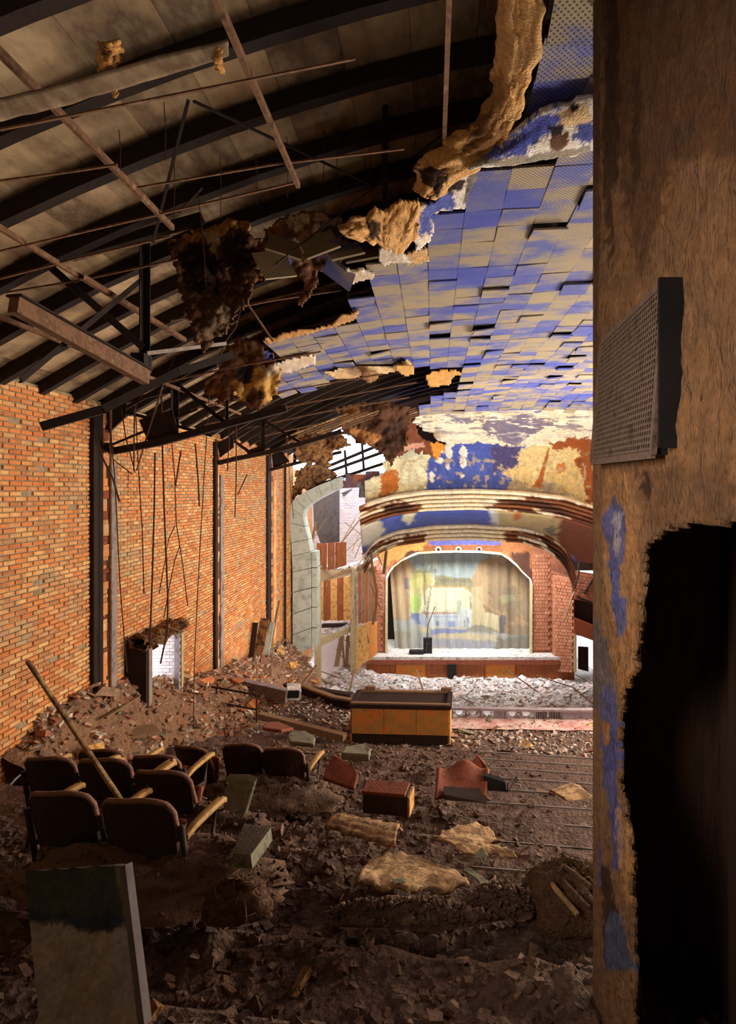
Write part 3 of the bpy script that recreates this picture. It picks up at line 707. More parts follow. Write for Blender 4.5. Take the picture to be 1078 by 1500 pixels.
# painted front curtain
cw, ch = 120, 90
def cur(u, v):
    x = 569+u*(779-569); y = 800+v*(963-800)
    left = np.interp(y, [800, 835, 963], [566, 571, 580]); x = left+u*(779-left)
    q = P(x, y, 36.0); q.y += .06*math.sin(u*90)+.04*math.sin(u*37+v*2); return q
cm = grid(cw, ch, cur); pv = [proj(v) for v in cm.v]
zx = (np.array([p[0] for p in pv])-560)*4.9; zy = (np.array([p[1] for p in pv])-800)*4.9
CL = [((150, 166, 168), [(180, 40), (840, 40), (700, 230), (200, 230)], 8), ((176, 182, 172), [(300, 60), (420, 60), (420, 220), (300, 220)], 20, .5),
      ((190, 146, 96), [(40, 110), (190, 90), (235, 180), (200, 230), (200, 530), (60, 540)], 8), ((204, 172, 124), [(60, 300), (190, 260), (200, 520), (70, 520)], 20, .7), ((116, 100, 112), [(155, 228), (196, 228), (192, 312), (158, 310)], 4),
      ((176, 168, 84), blob(275, 250, 85, 80), 22), ((196, 186, 98), [(200, 250), (300, 220), (310, 330), (210, 420)], 16, .8), ((166, 198, 88), blob(240, 420, 42, 70), 14), ((120, 140, 80), blob(262, 380, 14, 90), 8, .6),
      ((134, 122, 78), [(380, 205), (520, 225), (700, 225), (690, 290), (650, 340), (600, 305), (380, 290)], 8), ((176, 150, 88), [(300, 270), (380, 280), (600, 290), (650, 340), (640, 350), (590, 310), (380, 300), (310, 312)], 4), ((96, 92, 66), [(400, 228), (520, 235), (640, 230), (640, 258), (420, 262)], 10, .8),
      ((216, 212, 172), [(318, 305), (390, 296), (590, 300), (638, 345), (640, 470), (280, 470), (285, 400)], 4), ((228, 224, 194), blob(450, 400, 90, 60), 14, .6),
      ((158, 110, 90), [(278, 474), (530, 474), (540, 486), (275, 488)], 2), ((186, 194, 200), [(345, 488), (545, 486), (600, 500), (600, 585), (345, 580)], 4), ((110, 134, 176), rect(385, 535, 410, 575), 3), ((110, 134, 176), rect(470, 540, 525, 580), 3), ((96, 122, 176), rect(355, 500, 540, 512), 4, .5),
      ((150, 176, 150), [(535, 400), (552, 380), (566, 400), (560, 490), (536, 490)], 4), ((200, 206, 200), [(560, 440), (640, 450), (645, 590), (560, 585)], 6), ((126, 140, 160), rect(606, 515, 618, 590), 2), ((126, 140, 160), rect(585, 530, 594, 590), 2), ((140, 136, 100), [(622, 350), (632, 350), (642, 450), (630, 460)], 2),
      ((76, 106, 160), [(200, 478), (265, 482), (300, 520), (300, 565), (240, 560), (205, 515)], 8), ((160, 178, 196), [(260, 500), (345, 500), (345, 580), (280, 580)], 8, .8), ((150, 166, 176), [(80, 530), (240, 520), (280, 610), (100, 640)], 14, .7),
      ((172, 136, 90), [(640, 240), (700, 110), (760, 80), (840, 70), (1060, 60), (1070, 660), (840, 640), (840, 490), (720, 420), (655, 330)], 6), ((198, 176, 126), [(640, 300), (720, 280), (740, 560), (645, 600)], 10, .8), ((126, 92, 56), [(770, 150), (900, 110), (920, 330), (870, 480), (800, 470), (770, 340)], 24, .8), ((104, 80, 52), [(870, 300), (960, 280), (980, 520), (900, 560)], 24, .7), ((150, 146, 96), [(840, 360), (960, 340), (960, 380), (860, 420)], 10, .7), ((136, 124, 64), blob(985, 430, 14, 40), 6), ((120, 86, 50), [(1000, 120), (1060, 140), (1060, 560), (1000, 520)], 14, .6),
      ((140, 100, 64), [(718, 418), (840, 490), (834, 500), (740, 470)], 4), ((204, 188, 140), [(740, 470), (838, 510), (838, 630), (700, 640), (720, 560)], 6), ((70, 62, 80), [(840, 492), (890, 500), (880, 640), (842, 640)], 5), ((166, 122, 70), blob(915, 600, 34, 50), 10),
      ((112, 112, 104), [(590, 600), (650, 560), (720, 570), (840, 600), (838, 645), (600, 625)], 12, .8),
      ((170, 168, 162), [(60, 620), (600, 610), (1070, 640), (1070, 800), (60, 800)], 6), ((116, 128, 180), [(345, 595), (470, 588), (620, 606), (600, 622), (345, 640)], 6), ((206, 190, 150), [(380, 630), (620, 620), (840, 640), (820, 680), (380, 660)], 8), ((140, 146, 176), [(370, 670), (800, 690), (780, 760), (370, 720)], 24, .6),
      ((150, 140, 112), [(60, 600), (200, 620), (200, 780), (60, 780)], 10, .6), ((110, 96, 80), [(820, 660), (1070, 640), (1070, 800), (800, 790)], 20, .8), ((80, 76, 76), [(880, 560), (1070, 540), (1070, 800), (980, 800)], 40, .5)]
for k in range(9):                        # palm fronds and trunks
    a = math.radians(190+k*20); x1_, y1_ = 300+95*math.cos(a), 190+95*math.sin(a)*(.9 if 3 < k < 6 else .7)
    CL.insert(10, ((92, 106, 88), [(298, 186), (302, 194), (x1_+4, y1_+14), (x1_-4, y1_)], 4, .8))
CL += [((108, 84, 66), [(298, 190), (304, 190), (306, 480), (298, 480)], 2), ((108, 88, 70), [(345, 290), (354, 290), (322, 520), (312, 515)], 2)]
cm.c = paint(zx, zy, (206, 194, 152), CL, 61, .03, .14)
st_ = .82+.36*fbm(zx*.06, zy*.002, 77)[:, None]; cm.c = (cm.c*.78+np.array(lin((206, 198, 172))[:3])*.22)*st_*.66
o = obj('painted_curtain', cm, M['cloth_paint'], smooth=True, solid=.02)
tag(o, 'faded stage curtain painted with a palm courtyard, hanging in the arch', 'curtain')
# dark stage house behind the curtain and the stage
b_ = MB(); b_.box((1.7, 38.4, -5.9), (9.6, .3, 11)); obj('wall_stage_back', b_, M['steel'], kind='structure')
sg = MB(); a = P(536, 962, 34.2); b2 = P(842, 962, 34.2)
sg.box(((a.x+b2.x)/2, 36.5, a.z-.12), (b2.x-a.x, 4.7, .24)); stage = obj('floor_stage', sg, M['rubble_ground'], kind='structure')
m_ = MB(); m_.box(((a.x+b2.x)/2, 34.14, a.z-.30), (b2.x-a.x, .1, .26)); obj('nosing', m_, M['cushion'], stage)
x0 = a.x
for k in range(7):
    x1 = a.x+(b2.x-a.x)*(k+1)/7
    if k == 3: pass
    m_ = MB(); m_.box(((x0+x1)/2, 34.3, a.z-1.1), (x1-x0-.02, .1, 1.5)); obj('fascia_panel', m_, M['orange_panel'] if k in (1, 4) else M['box_panel'], stage); x0 = x1
m_ = MB(); m_.box(((a.x+b2.x)/2, 36.4, a.z-1.2), (b2.x-a.x-.04, 3.9, 1.9)); obj('stage_base', m_, M['void'], stage)
m_ = MB(); q = P(662, 982, 34.1); m_.box(q, (.5, .34, .74)); obj('prompt_hatch', m_, M['black'], stage, label='black square hatch in the stage front')
# things on the stage
q = P(626.5, 957, 35.0)
cr = empty('black_crate', q, 0, 'upright black case standing on the stage before the curtain', 'case')
m_ = MB(); m_.box((0, 0, .44), (.52, .34, .84)); obj('body', m_, M['black'], cr, bevel=.02)
m_ = MB(); m_.box((0, 0, .885), (.54, .36, .05)); obj('lid', m_, M['black'], cr, bevel=.01)
m_ = MB(); m_.tube([(-.12, -.17, .6), (-.12, -.22, .6), (.12, -.22, .6), (.12, -.17, .6)], .012); obj('handle', m_, M['iron'], cr.children[0])
q = P(610, 957, 34.8); lc_ = empty('flat_case', q, 0, 'low black flat case lying on the stage beside the upright case', 'case')
m_ = MB(); m_.box((0, 0, .1), (.86, .4, .19)); obj('body', m_, M['black'], lc_, bevel=.02)
m_ = MB(); m_.box((0, -.21, .12), (.12, .02, .05)); obj('latch', m_, M['iron'], lc_.children[0])
m_ = MB(); m_.tube([P(624, 956, 34.7), P(627, 915, 35.1), P(637, 889, 35.5)], .03, 6); tag(obj('bent_pole', m_, M['iron']), 'bent thin pole standing behind the black case on stage', 'pole')

# ---- outer arch of grey-green blocks on the left
arch = empty('block_arch', P(441, 955, 25), 0, 'grey green block arch curving up beside the left brick wall', 'arch')
AO = [(428, 960), (428, 930), (428, 900), (428, 868), (428, 838), (427, 815), (426, 795), (423, 765), (424, 742), (432, 730), (447, 720), (466, 711), (484, 704), (500, 698)]
AI = [(455, 950), (456, 920), (456, 890), (456, 861), (456, 832), (455, 808), (452, 790), (447, 772), (444, 757), (447, 746), (457, 737), (472, 728), (488, 720), (504, 713)]
for k in range(len(AO)-1):
    a, b2, c, d_ = P(*AO[k], 25), P(*AI[k], 25), P(*AI[k+1], 25), P(*AO[k+1], 25)
    g = .012; m0 = (a+b2+c+d_)/4
    q = [m0+(p-m0)*.975 for p in (a, b2, c, d_)]
    m_ = MB(); m_.prism(q, (0, .8, 0)); obj('block', rel(m_, arch), M['block'], arch, bevel=.015)
    if k < 8:                             # return face of the pier
        s0, s1 = P(*AI[k], 25), P(*AI[k+1], 25)
        m_ = MB(); x_ = .24
        m_.hexa([s0+Vector((.01, .05, .02)), s0+Vector((x_, .05, .02)), s0+Vector((x_, .75, .02)), s0+Vector((.01, .75, .02)), s1+Vector((.01, .05, -.01)), s1+Vector((x_, .05, -.01)), s1+Vector((x_, .75, -.01)), s1+Vector((.01, .75, -.01))])
        if k < 5: obj('return_block', rel(m_, arch), M['block'], arch, bevel=.01)
    m_ = MB(); m_.prism([m0+(p-m0)*.93+Vector((0, .06, 0)) for p in (a, b2, c, d_)], (0, .6, 0)); obj('core', rel(m_, arch), M['steel'], arch)
def spandrel(name, poly, d, th, mm, label, cat, step=5, curl=.15, seed=1, layers=None, base=None, df=None, rag=8):
    """a broken sheet standing at its own depth: filled grid with ragged edge and real thickness"""
    x0 = min(p[0] for p in poly)-rag; x1 = max(p[0] for p in poly)+rag; y0 = min(p[1] for p in poly)-rag; y1 = max(p[1] for p in poly)+rag
    nu = int((x1-x0)/step)+1; nv = int((y1-y0)/step)+1
    gx, gy = np.meshgrid(np.linspace(x0, x1, nu+1), np.linspace(y0, y1, nv+1)); gx = gx.ravel(); gy = gy.ravel()
    wx = gx+(fbm(gx*.07, gy*.07, seed)-.5)*2*rag+(fbm(gx*.3, gy*.3, seed+2)-.5)*rag; wy = gy+(fbm(gx*.07, gy*.07, seed+1)-.5)*2*rag+(fbm(gx*.3, gy*.3, seed+3)-.5)*rag
    ins = inpoly(wx, wy, poly)
    rel_ = (fbm(gx*.05, gy*.05, seed+5)-.5)*2*curl+(fbm(gx*.22, gy*.22, seed+6)-.5)*curl*.5
    mb = MB(); idx = {}; cx = []; cy = []
    for j in range(nv):
        for i in range(nu):
            q = (j*(nu+1)+i, j*(nu+1)+i+1, (j+1)*(nu+1)+i+1, (j+1)*(nu+1)+i)
            if sum(bool(ins[k]) for k in q) < 3: continue
            f = []
            for k in q:
                if k not in idx:
                    dd = (df(gx[k], gy[k]) if df else d)+rel_[k]
                    idx[k] = len(mb.v); mb.v.append(tuple(P(gx[k], gy[k], dd))); cx.append(gx[k]); cy.append(gy[k])
                f.append(idx[k])
            mb.f.append(tuple(f[::-1]))
    if layers is not None: mb.c = paint(cx, cy, base, layers, seed, .08, .3); mm = M['paint_rough']
    loc = sum((Vector(v) for v in mb.v), Vector())/max(1, len(mb.v))
    mb.v = [tuple(Vector(v)-loc) for v in mb.v]
    o = obj(name, mb, mm, solid=th, smooth=True); o.location = loc
    if cat: tag(o, label, cat)
    return o
o = spandrel('arch_spandrel', [(500, 698), (530, 690), (560, 684), (562, 700), (560, 730), (548, 735), (535, 728), (520, 712), (504, 714)], 25.1, .12, M['box_panel'], 'stained purple-brown broken plaster joining the block arch to the cove', 'plaster', seed=9,
     layers=[((150, 150, 146), [(520, 712), (530, 708), (536, 718), (548, 722), (560, 715), (562, 740), (535, 735)], 4), ((170, 96, 50), [(515, 696), (535, 692), (533, 704), (516, 706)], 3)], base=(116, 88, 92))
o = spandrel('sooty_pipe_elbow', [(420, 735), (436, 690), (452, 678), (475, 680), (492, 700), (500, 712), (484, 704), (466, 711), (447, 720), (432, 730), (424, 742)], 25.6, .3, M['dark_plaster'], 'sooty brown plaster hood behind the top of the block arch', 'plaster', seed=12, curl=.3, step=2)
# rear and side walls lit by the open roof
b_ = MB(); a = P(400, 650, 36.3); b2 = P(566, 990, 36.3)
b_.box(((a.x+b2.x)/2, 36.4, (a.z+b2.z)/2+.2), (b2.x-a.x, .3, a.z-b2.z+.4)); b_.v = [(v[0], v[1], min(v[2], 1.15)) for v in b_.v]; wb = obj('wall_beside_stage', b_, M['mortar'], kind='structure')
st = MB(); a = P(455, 712, 36.2)
for r_ in range(110):
    for c_ in range(17):
        if a.z+1.4-.115*r_ > 1.12: continue
        st.box((a.x+.245*(c_+(r_ % 2)*.5), 36.22, a.z+1.4-.115*r_), (.233, .05, .10))
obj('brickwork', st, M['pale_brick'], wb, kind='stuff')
b_ = MB(); b_.box((-7.5, 31, -4.5), (.3, 11.5, 11.4)); obj('wall_side_beyond', b_, M['brick'], kind='structure')
b_ = MB(); b_.box((9.4, 31, -3.5), (.3, 12, 13))
# torn roof bars against the sky
for k, (p0, p1) in enumerate((((470, 695), (562, 662)), ((470, 709), (565, 678)), ((440, 700), (560, 650)), ((505, 660), (508, 700)), ((530, 648), (533, 690)))):
    m_ = MB(); m_.bar(P(*p0, 25.7+k*.12), P(*p1, 25.2+k*.12), .13 if k < 3 else .09, .12)
    tag(obj('roof_bar', m_, M['steel']), ['lowest dark roof bar across the bright gap by the cove', 'middle dark roof bar across the bright gap', 'uppermost dark roof bar across the bright gap', 'short upright bar at the left of the bright roof gap', 'short upright bar at the right of the bright roof gap'][k], 'bar')

# ---- left side boxes
sb = empty('side_box', P(490, 985, 30), 0, 'ruined two storey theatre box with timber posts left of the stage', 'balcony')
def part(name, mb, mm, par, **k): return obj(name, rel(mb, par), mm, par, **k)
def wall_part(name, pts, d, th, mm, par, **k):
    m_ = MB(); q = [P(x, y, dd) for (x, y, dd) in pts]; m_.prism(q, (0, th, 0)); return part(name, m_, mm, par, **k)
m_ = MB(); m_.bar(P(466, 1030, 27.2), P(465, 848, 27.2), .28, .28); part('post', m_, M['pale_wood'], sb, bevel=.02)
m_ = MB(); m_.bar(P(518, 1010, 30.2), P(518, 830, 30.2), .34, .30); part('post', m_, M['pale_wood'], sb, bevel=.02)
m_ = MB(); m_.bar(P(523.5, 915, 30), P(522.5, 840, 30), .14, .1); part('pipe', m_, M['rubble'], sb)
wall_part('upper_floor', [(453, 832, 27), (500, 836, 29), (548, 824, 33), (552, 828, 33), (505, 845, 29), (470, 852, 27), (453, 846, 27)], 0, 1.6, M['wood'], sb)
wall_part('lower_floor', [(468, 935, 27.4), (513, 920, 30.2), (513, 926, 30.2), (468, 948, 27.4)], 0, 1.5, M['pale_wood'], sb)
wall_part('floor_rail', [(471, 915, 28), (515, 914, 31), (515, 918, 31), (471, 920, 28)], 0, .3, M['void'], sb)
for k, (xa, xb, mm) in enumerate(((470, 474, 'pale_wood'), (474, 484, 'box_panel'), (484, 494, 'pale_wood'), (494, 503, 'box_panel'), (503, 514, 'pale_wood'))):
    wall_part('back_panel', [(xa, 846, 32.4), (xb-.3, 844, 32.4), (xb-.3, 908, 32.4), (xa, 910, 32.4)], 0, .1, M['tan_plaster'] if mm == 'pale_wood' else M['box_panel'], sb)
for k, (xa, xb) in enumerate(((524, 529), (529.5, 534), (534.5, 539), (539.5, 545), (545.5, 551))):
    wall_part('wall_plank', [(xa, 832, 33.6), (xb, 830, 33.6), (xb, 912, 33.6), (xa, 914, 33.6)], 0, .08, M['wood'] if k % 2 else M['box_panel'], sb)
wall_part('parapet_panel', [(519, 922, 30.0), (540, 911, 31.6), (540, 968, 31.6), (521, 985, 30.0)], 0, .2, M['tan_plaster'], sb, label='tan plaster front of the box')
wall_part('parapet_panel', [(540, 911, 31.6), (552, 912, 33.2), (552, 958, 33.2), (540, 968, 31.6)], 0, .2, M['orange_panel'], sb)
wall_part('back_wall', [(470, 940, 32.5), (514, 930, 32.5), (514, 985, 32.5), (470, 985, 32.5)], 0, .1, M['pale_brick'], sb)
for (xa, xb, t) in ((493, 500, 4), (501, 504, -2), (506, 511, 1)):
    wall_part('fallen_board', [(xa+t, 932, 31.4), (xb+t, 931, 31.4), (xb-t, 976, 30.8), (xa-t, 977, 30.8)], 0, .06, M['wood'], sb)
wall_part('hung_panel', [(464, 795, 27.8), (479, 797, 27.8), (478, 834, 27.8), (464, 838, 27.8)], 0, .08, M['box_panel'], sb)
wall_part('hung_panel', [(480, 796, 27.9), (490, 794, 27.9), (490, 832, 27.9), (480, 836, 27.9)], 0, .08, M['box_panel'], sb)
wall_part('hung_panel', [(491, 795, 28), (507, 794, 28), (507, 828, 28), (491, 833, 28)], 0, .08, M['box_panel'], sb)
wall_part('sooty_panel', [(458, 728, 28.6), (497, 718, 28.6), (497, 794, 28.6), (470, 797, 28.6), (460, 770, 28.6)], 0, .12, M['soot'], sb, label='large grey sooty panel above the box')
wall_part('sooty_panel', [(500, 722, 29), (515, 716, 29), (515, 718, 29), (503, 728, 29)], 0, .1, M['soot'], sb)
m_ = MB(); m_.bar(P(447, 838, 26.3), P(463, 764, 26.6), .16, .06); tag(obj('leaning_board', m_, M['wood']), 'dark board leaning in the arch beside the grey blocks', 'board')
for k, (p0, p1, r_) in enumerate((((500, 795), (545, 738), .05), ((519, 834), (546, 795), .07), ((516, 806), (532, 770), .03), ((505, 765), (545, 795), .025), ((530, 812), (560, 800), .05), ((562, 840), (566, 806), .09), ((490, 812), (520, 760), .03))):
    m_ = MB(); m_.bar(P(*p0, 29+k*.3), P(*p1, 30+k*.4), r_*1.6, r_); part('broken_strut', m_, M['wood'] if k != 1 else M['rubble'], sb)
m_ = MB(); m_.tube([P(543, 800, 31), P(545, 830, 30.9), P(552, 868, 30.8), P(551, 890, 30.8), P(546, 915, 30.8)], .07, 7); part('hanging_duct', m_, M['wood'], sb)
rc = random.Random(17)
for k in range(26):
    x, y = rc.uniform(455, 560), rc.uniform(735, 960); ln = rc.uniform(14, 50); an = rc.uniform(-1.2, 1.2)-math.pi/2*(rc.random() < .5)
    d_ = 28+(x-455)/105*4; m_ = MB(); m_.bar(P(x, y, d_), P(x+ln*math.cos(an)*.6, y+ln*math.sin(an), d_+rc.uniform(-.4, .4)), .045, .03); part('hanging_lath', m_, M['wood'] if k % 3 else M['channel'], sb)
m_ = MB()
for k in range(420):
    if k % 2: x = rc.uniform(470, 514); q = P(x, np.interp(x, [468, 513], [934, 919]), 27.6+(x-468)/45*2.8); q.y += rc.uniform(0, 1.4)
    else: x = rc.uniform(456, 548); q = P(x, np.interp(x, [453, 500, 548], [831, 835, 823]), np.interp(x, [453, 500, 548], [27.1, 29.1, 33])); q.y += rc.uniform(0, 1.3)
    m_.chip((q.x, q.y, q.z+.05), rc.uniform(.08, .3), rc, .5)
part('floor_rubble', m_, M['rubble'], sb, kind='stuff')
# right side box, mostly behind the pier
rb = empty('side_box', P(840, 985, 33), 0, 'ruined dark box right of the stage above the bright doorway', 'balcony')
wall_part('front_wall', [(810, 842, 34.6), (841, 848, 33.6), (841, 985, 33.6), (810, 982, 34.6)], 0, .2, M['stage_brick'], rb)
brick_face(rb, 'brickwork', P(811, 845, 34.5), P(841, 850, 33.5), P(811, 984, 34.5), P(841, 985, 33.5), 28, 7, M['stage_brick'])
brick_face(rb, 'brickwork', P(843, 838, 33.1), P(899, 847, 33.1), P(843, 876, 33.1), P(899, 888, 33.1), 8, 13, M['stage_brick'])
wall_part('upper_wall', [(832, 790, 34), (900, 790, 34), (900, 836, 34), (840, 836, 34)], 0, .2, M['void'], rb)
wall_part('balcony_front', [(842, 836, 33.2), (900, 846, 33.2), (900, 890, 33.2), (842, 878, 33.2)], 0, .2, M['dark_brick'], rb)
wall_part('back_wall', [(842, 870, 34.4), (900, 870, 34.4), (900, 940, 34.4), (842, 930, 34.4)], 0, .2, M['void'], rb)
wall_part('door_head', [(841, 928, 33), (905, 952, 33), (905, 930, 33), (841, 905, 33)], 0, .2, M['dark_brick'], rb)
wall_part('rail', [(832, 785, 33.6), (880, 788, 33.6), (880, 792, 33.6), (832, 789, 33.6)], 0, .2, M['rubble'], rb)
m_ = MB(); m_.bar(P(845, 874, 33), P(870, 884, 33), .1, .1); part('beam', m_, M['steel'], rb)
m_ = MB(); m_.bar(P(856, 870, 33), P(869, 848, 33), .1, .1); part('beam', m_, M['steel'], rb)
m_ = MB(); m_.tube([P(843, 775, 32.5), P(848, 800, 32.3), P(848, 840, 32.3), P(842, 862, 32.3)], .05, 6); part('hanging_pipe', m_, M['iron'], rb)
for t in (0, 1.5): 
    m_ = MB(); m_.bar(P(842, 863, 32.2), P(825+t, 911, 31.6), .03, .05); part('hanging_lath', m_, M['pale_wood'], rb)
m_ = MB(); a = P(872, 968, 38); m_.box((a.x, 38.2, a.z+.5), (3.4, .3, 3.4)); obj('wall_outside_right', m_, M['pale_brick'], kind='structure')
dr = empty('door_2', P(855, 982, 33.4), kind='structure')
wall_part('jamb', [(841, 926, 33.4), (844.5, 928, 33.4), (844.5, 985, 33.4), (841, 985, 33.4)], 0, .5, M['pale_wood'], dr)
wall_part('door_panel', [(847, 947, 34.8), (862, 948, 34.8), (862, 984, 34.8), (847, 980, 34.8)], 0, .08, M['void'], dr)
# ================================================================== FLOORS
SK = .14                                  # the seating rows are turned a little to the house
def vv(X, Y): return Y+SK*X
def zstep(v): return -(2.0+.2705*v)
VS = [13.04-.828*i for i in range(16)]
ZA = -5.53
floor = empty('floor', (0, 6, ZA), kind='structure')
XL, XR = -6.0, 4.6
rn = np.random.RandomState(5)
def dirt(X, Y, amp):
    n = fbm(X*1.7, Y*1.7, 3, 4)-.45; m = fbm(X*6, Y*6, 9, 4)-.5
    return amp*(np.maximum(n, -.15)*.55+m*.26)
for k in range(15):
    v1 = VS[k]; v0 = VS[k+1]; z = zstep(v1)
    nu = 230 if k > 5 else 120; nv = 22 if k > 5 else 9
    mb = MB(); pts = []
    for j in range(nv+2):
        for i in range(nu+1):
            X = XL+(XR-XL)*i/nu
            t = j/nv if j <= nv else 1.0
            v = v0-.05+(v1-v0+.05)*t; Y = v-SK*X
            clean = 1/(1+math.exp(-(X-.30-.06*Y)*2.5)); amp = (.55 if k > 7 else .4)*(1-clean*.88)
            if k > 9: amp = .6
            h = float(dirt(X, Y, amp))*(1 if t < .9 else .5)
            px = CX+F*X/Y if Y > .3 else 0
            lip = -.02*(t > .97)
            if j == nv+1: mb.v.append((X, Y+.012, z-.3))
            else: mb.v.append((X, Y, z+max(-.015, h)+lip))
    for j in range(nv+1):
        for i in range(nu):
            a = j*(nu+1)+i; mb.f.append((a, a+1, a+nu+2, a+nu+1))
    obj('step', rel(mb, floor), M['dirt'], floor)
    if k < 10:                            # nosing strip on each step, worn through in places
        x = -5.5
        while x < 4.4:
            ln = R.uniform(.8, 2.6)
            px = CX+F*(x+ln/2)/max(.5, v1-SK*x)
            if R.random() < (.95 if x > -.2 else .12):
                m_ = MB(); xa, xb = x, min(4.5, x+ln); m_.bar((xa, v1-SK*xa+.004, z-.004), (xb, v1-SK*xb+.004, z-.004), .014, .022); obj('nosing', rel(m_, floor), M['fascia'], floor)
            x += ln+.04
# cross aisle
mb = MB(); nu, nv = 120, 30
def edgeY(X): return interp(X, [(-6, 21), (-5.7, 17.2), (-3.7, 16.15), (-2.7, 15.35), (.5, 14.55), (4, 14.35), (6, 14.5)])
def floor_z(X, Y):
    v = vv(X, Y)
    if v < 13.04:
        for k in range(15):
            if v > VS[k+1]: return zstep(VS[k])
        return zstep(VS[15])
    if Y < edgeY(X): return ZA
    return -10.6
def aisle(u, v):
    X = -6+12*u; y0 = 13.0-SK*X; Y = y0+(edgeY(X)-y0)*v
    return (X, Y, ZA+max(-.02, float(dirt(X, Y, .5 if X < .2 else .16))))
ag = grid(130, 40, aisle); obj('cross_aisle', rel(ag, floor), M['dirt'], floor)
def red(u, v):
    X = .35+4.5*u; y0 = 13.75-SK*X*.3; Y = y0+(edgeY(X)-.1-y0)*v
    return (X, Y, ZA+.035+float(dirt(X, Y, .1)))
obj('red_aisle_floor', rel(grid(50, 12, red), floor), M['red_floor'], floor)
# stalls floor far below
def stalls(u, v):
    X = -7.4+17*u; Y = 15.0+23*v
    h = .5*float(fbm(X*.5, Y*.5, 21, 4)-.35)+.3*float(fbm(X*2, Y*2, 22, 3)-.5)+1.5*math.exp(-((X+4.4)/1.5)**2)*min(1, max(0, (Y-24)/3))*min(1, max(.35, (35-Y)/4))-.12*math.exp(-((Y-34)/1.8)**2)
    return (X, Y, -10.75+h)
sg_ = grid(110, 130, stalls); floor2 = obj('floor_stalls', sg_, M['rubble_ground'], kind='structure', smooth=True)
# rubble slope along the left wall
def mz(X, Y):
    base = floor_z(X, Y)+.0
    wdt = float(interp(Y, [(8, .5), (11.5, .62), (13.5, .95), (15, 1.3), (18, 1.5), (24, 1.5), (28, 1.8)]))
    h = max(0.0, float(zmound(Y))-base)*math.exp(-(max(0, X+6)/wdt)**2)
    return base, h
def mound(u, v):
    X = -6.0+4.2*u; Y = 8.2+20*v
    base, h = mz(X, Y)
    n = float(fbm(X*1.6, Y*1.2, 31, 4)-.5)*.5+float(fbm(X*5, Y*5, 33, 3)-.5)*.2
    return (X, Y, base+h-.06+n*min(1, h*1.5))
mg = grid(70, 220, mound)
mg.f = [f for f in mg.f if max(mg.v[i][2]-mz(mg.v[i][0], mg.v[i][1])[0] for i in f) > -.02]
o = obj('rubble_slope', mg, M['mound'], floor, kind='stuff'); o.location = -Vector(floor.location)

# ---- loose rubble, as countless pieces
def scatter(name, n, fn, mm, smin, smax, seed, flat=.4, parent=None):
    rnd = random.Random(seed); mb = MB()
    for _ in range(n):
        q = fn(rnd)
        if q is None: continue
        s_ = smin+(smax-smin)*rnd.random()**2.2
        mb.chip((q[0], q[1], q[2]+s_*flat*.3), s_, rnd, flat)
    o = obj(name, mb, mm, parent, kind='stuff')
    if parent is not None: o.location = -Vector(parent.location)
    return o
def stalls_z(X, Y): return stalls((X+7.4)/17, (Y-15)/23)[2]
def f_main(r):
    X = r.uniform(-5.6, 9.2); Y = r.uniform(25.5, 34.0)
    return (X, Y, stalls_z(X, Y))
scatter('stalls_rubble', 7000, f_main, M['rubble'], .05, .34, 3, parent=floor2)
def f_mound(r):
    Y = 8.5+19*r.random(); X = -6+3.3*r.random()**1.3; b2, h = mz(X, Y)
    if h < .08: return None
    n = float(fbm(X*1.6, Y*1.2, 31, 4)-.5)*.5
    return (X, Y, b2+h-.05+n*min(1, h*1.5))
scatter('brick_rubble', 6500, f_mound, M['brick_rubble'], .03, .22, 4, parent=floor)
def f_aisle(r):
    X = r.uniform(-5.6, 4.4); Y = r.uniform(12.7-SK*X, float(edgeY(X)))
    return (X, Y, ZA+float(dirt(X, Y, .5 if X < .2 else .16)))
scatter('aisle_rubble', 4200, f_aisle, M['dusty'], .02, .13, 5, parent=floor)
def f_step(r):
    k = min(14, int(r.random()**.8*15)); v = r.uniform(VS[k+1], VS[k]-.03); X = r.uniform(-4.5, 3.6); Y = v-SK*X
    if X > .25*Y*1.05 and r.random() < .5: return None
    clean = 1/(1+math.exp(-(X-.30-.06*Y)*2.5))
    if r.random() < clean*.92 and k < 10: return None
    amp = (.55 if k > 7 else .4)*(1-clean*.88) if k <= 9 else .6
    return (X, Y, zstep(VS[k])+max(-.015, float(dirt(X, Y, amp)))-.01)
scatter('step_debris', 26000, f_step, M['clod'], .012, .11, 6, .5, parent=floor)
# larger pieces one can pick out
rnd = random.Random(12)
def ordinal(i):
    if i < len(ORD): return ORD[i]
    return 'twenty-'+ORD[i-20] if i < 29 else 'thirty-'+ORD[i-30]
def single_out(os_):                      # say where each of many alike pieces lies: how far back, then counted from the left
    os_.sort(key=lambda o: proj(o.location)[1]); n = len(os_); names = ['farthest', 'far', 'nearer', 'nearest']
    for b in range(4):
        band = sorted(os_[n*b//4:n*(b+1)//4], key=lambda o: proj(o.location)[0])
        for i, o in enumerate(band): o['label'] = '%s, %s quarter, %s from left' % (o['label'], names[b], ordinal(i))
    return os_
def pieces(name, n, fn, mm, smin, smax, label, cat, group, flat=.3):
    out = []
    for k in range(n):
        q = fn(rnd)
        if q is None: continue
        s_ = rnd.uniform(smin, smax); mb = MB(); mb.chip((0, 0, 0), s_, rnd, flat)
        o = obj(name, mb, mm[k % len(mm)]); o.location = (q[0], q[1], q[2]+s_*flat*.3); tag(o, label, cat, group); out.append(o)
    return single_out(out)
SLABS = pieces('plaster_slab', 60, f_main, [M['rubble']], .4, .85, 'pale broken plaster slab lying in the stalls rubble', 'slab', 'plaster slabs in the stalls rubble', .16)
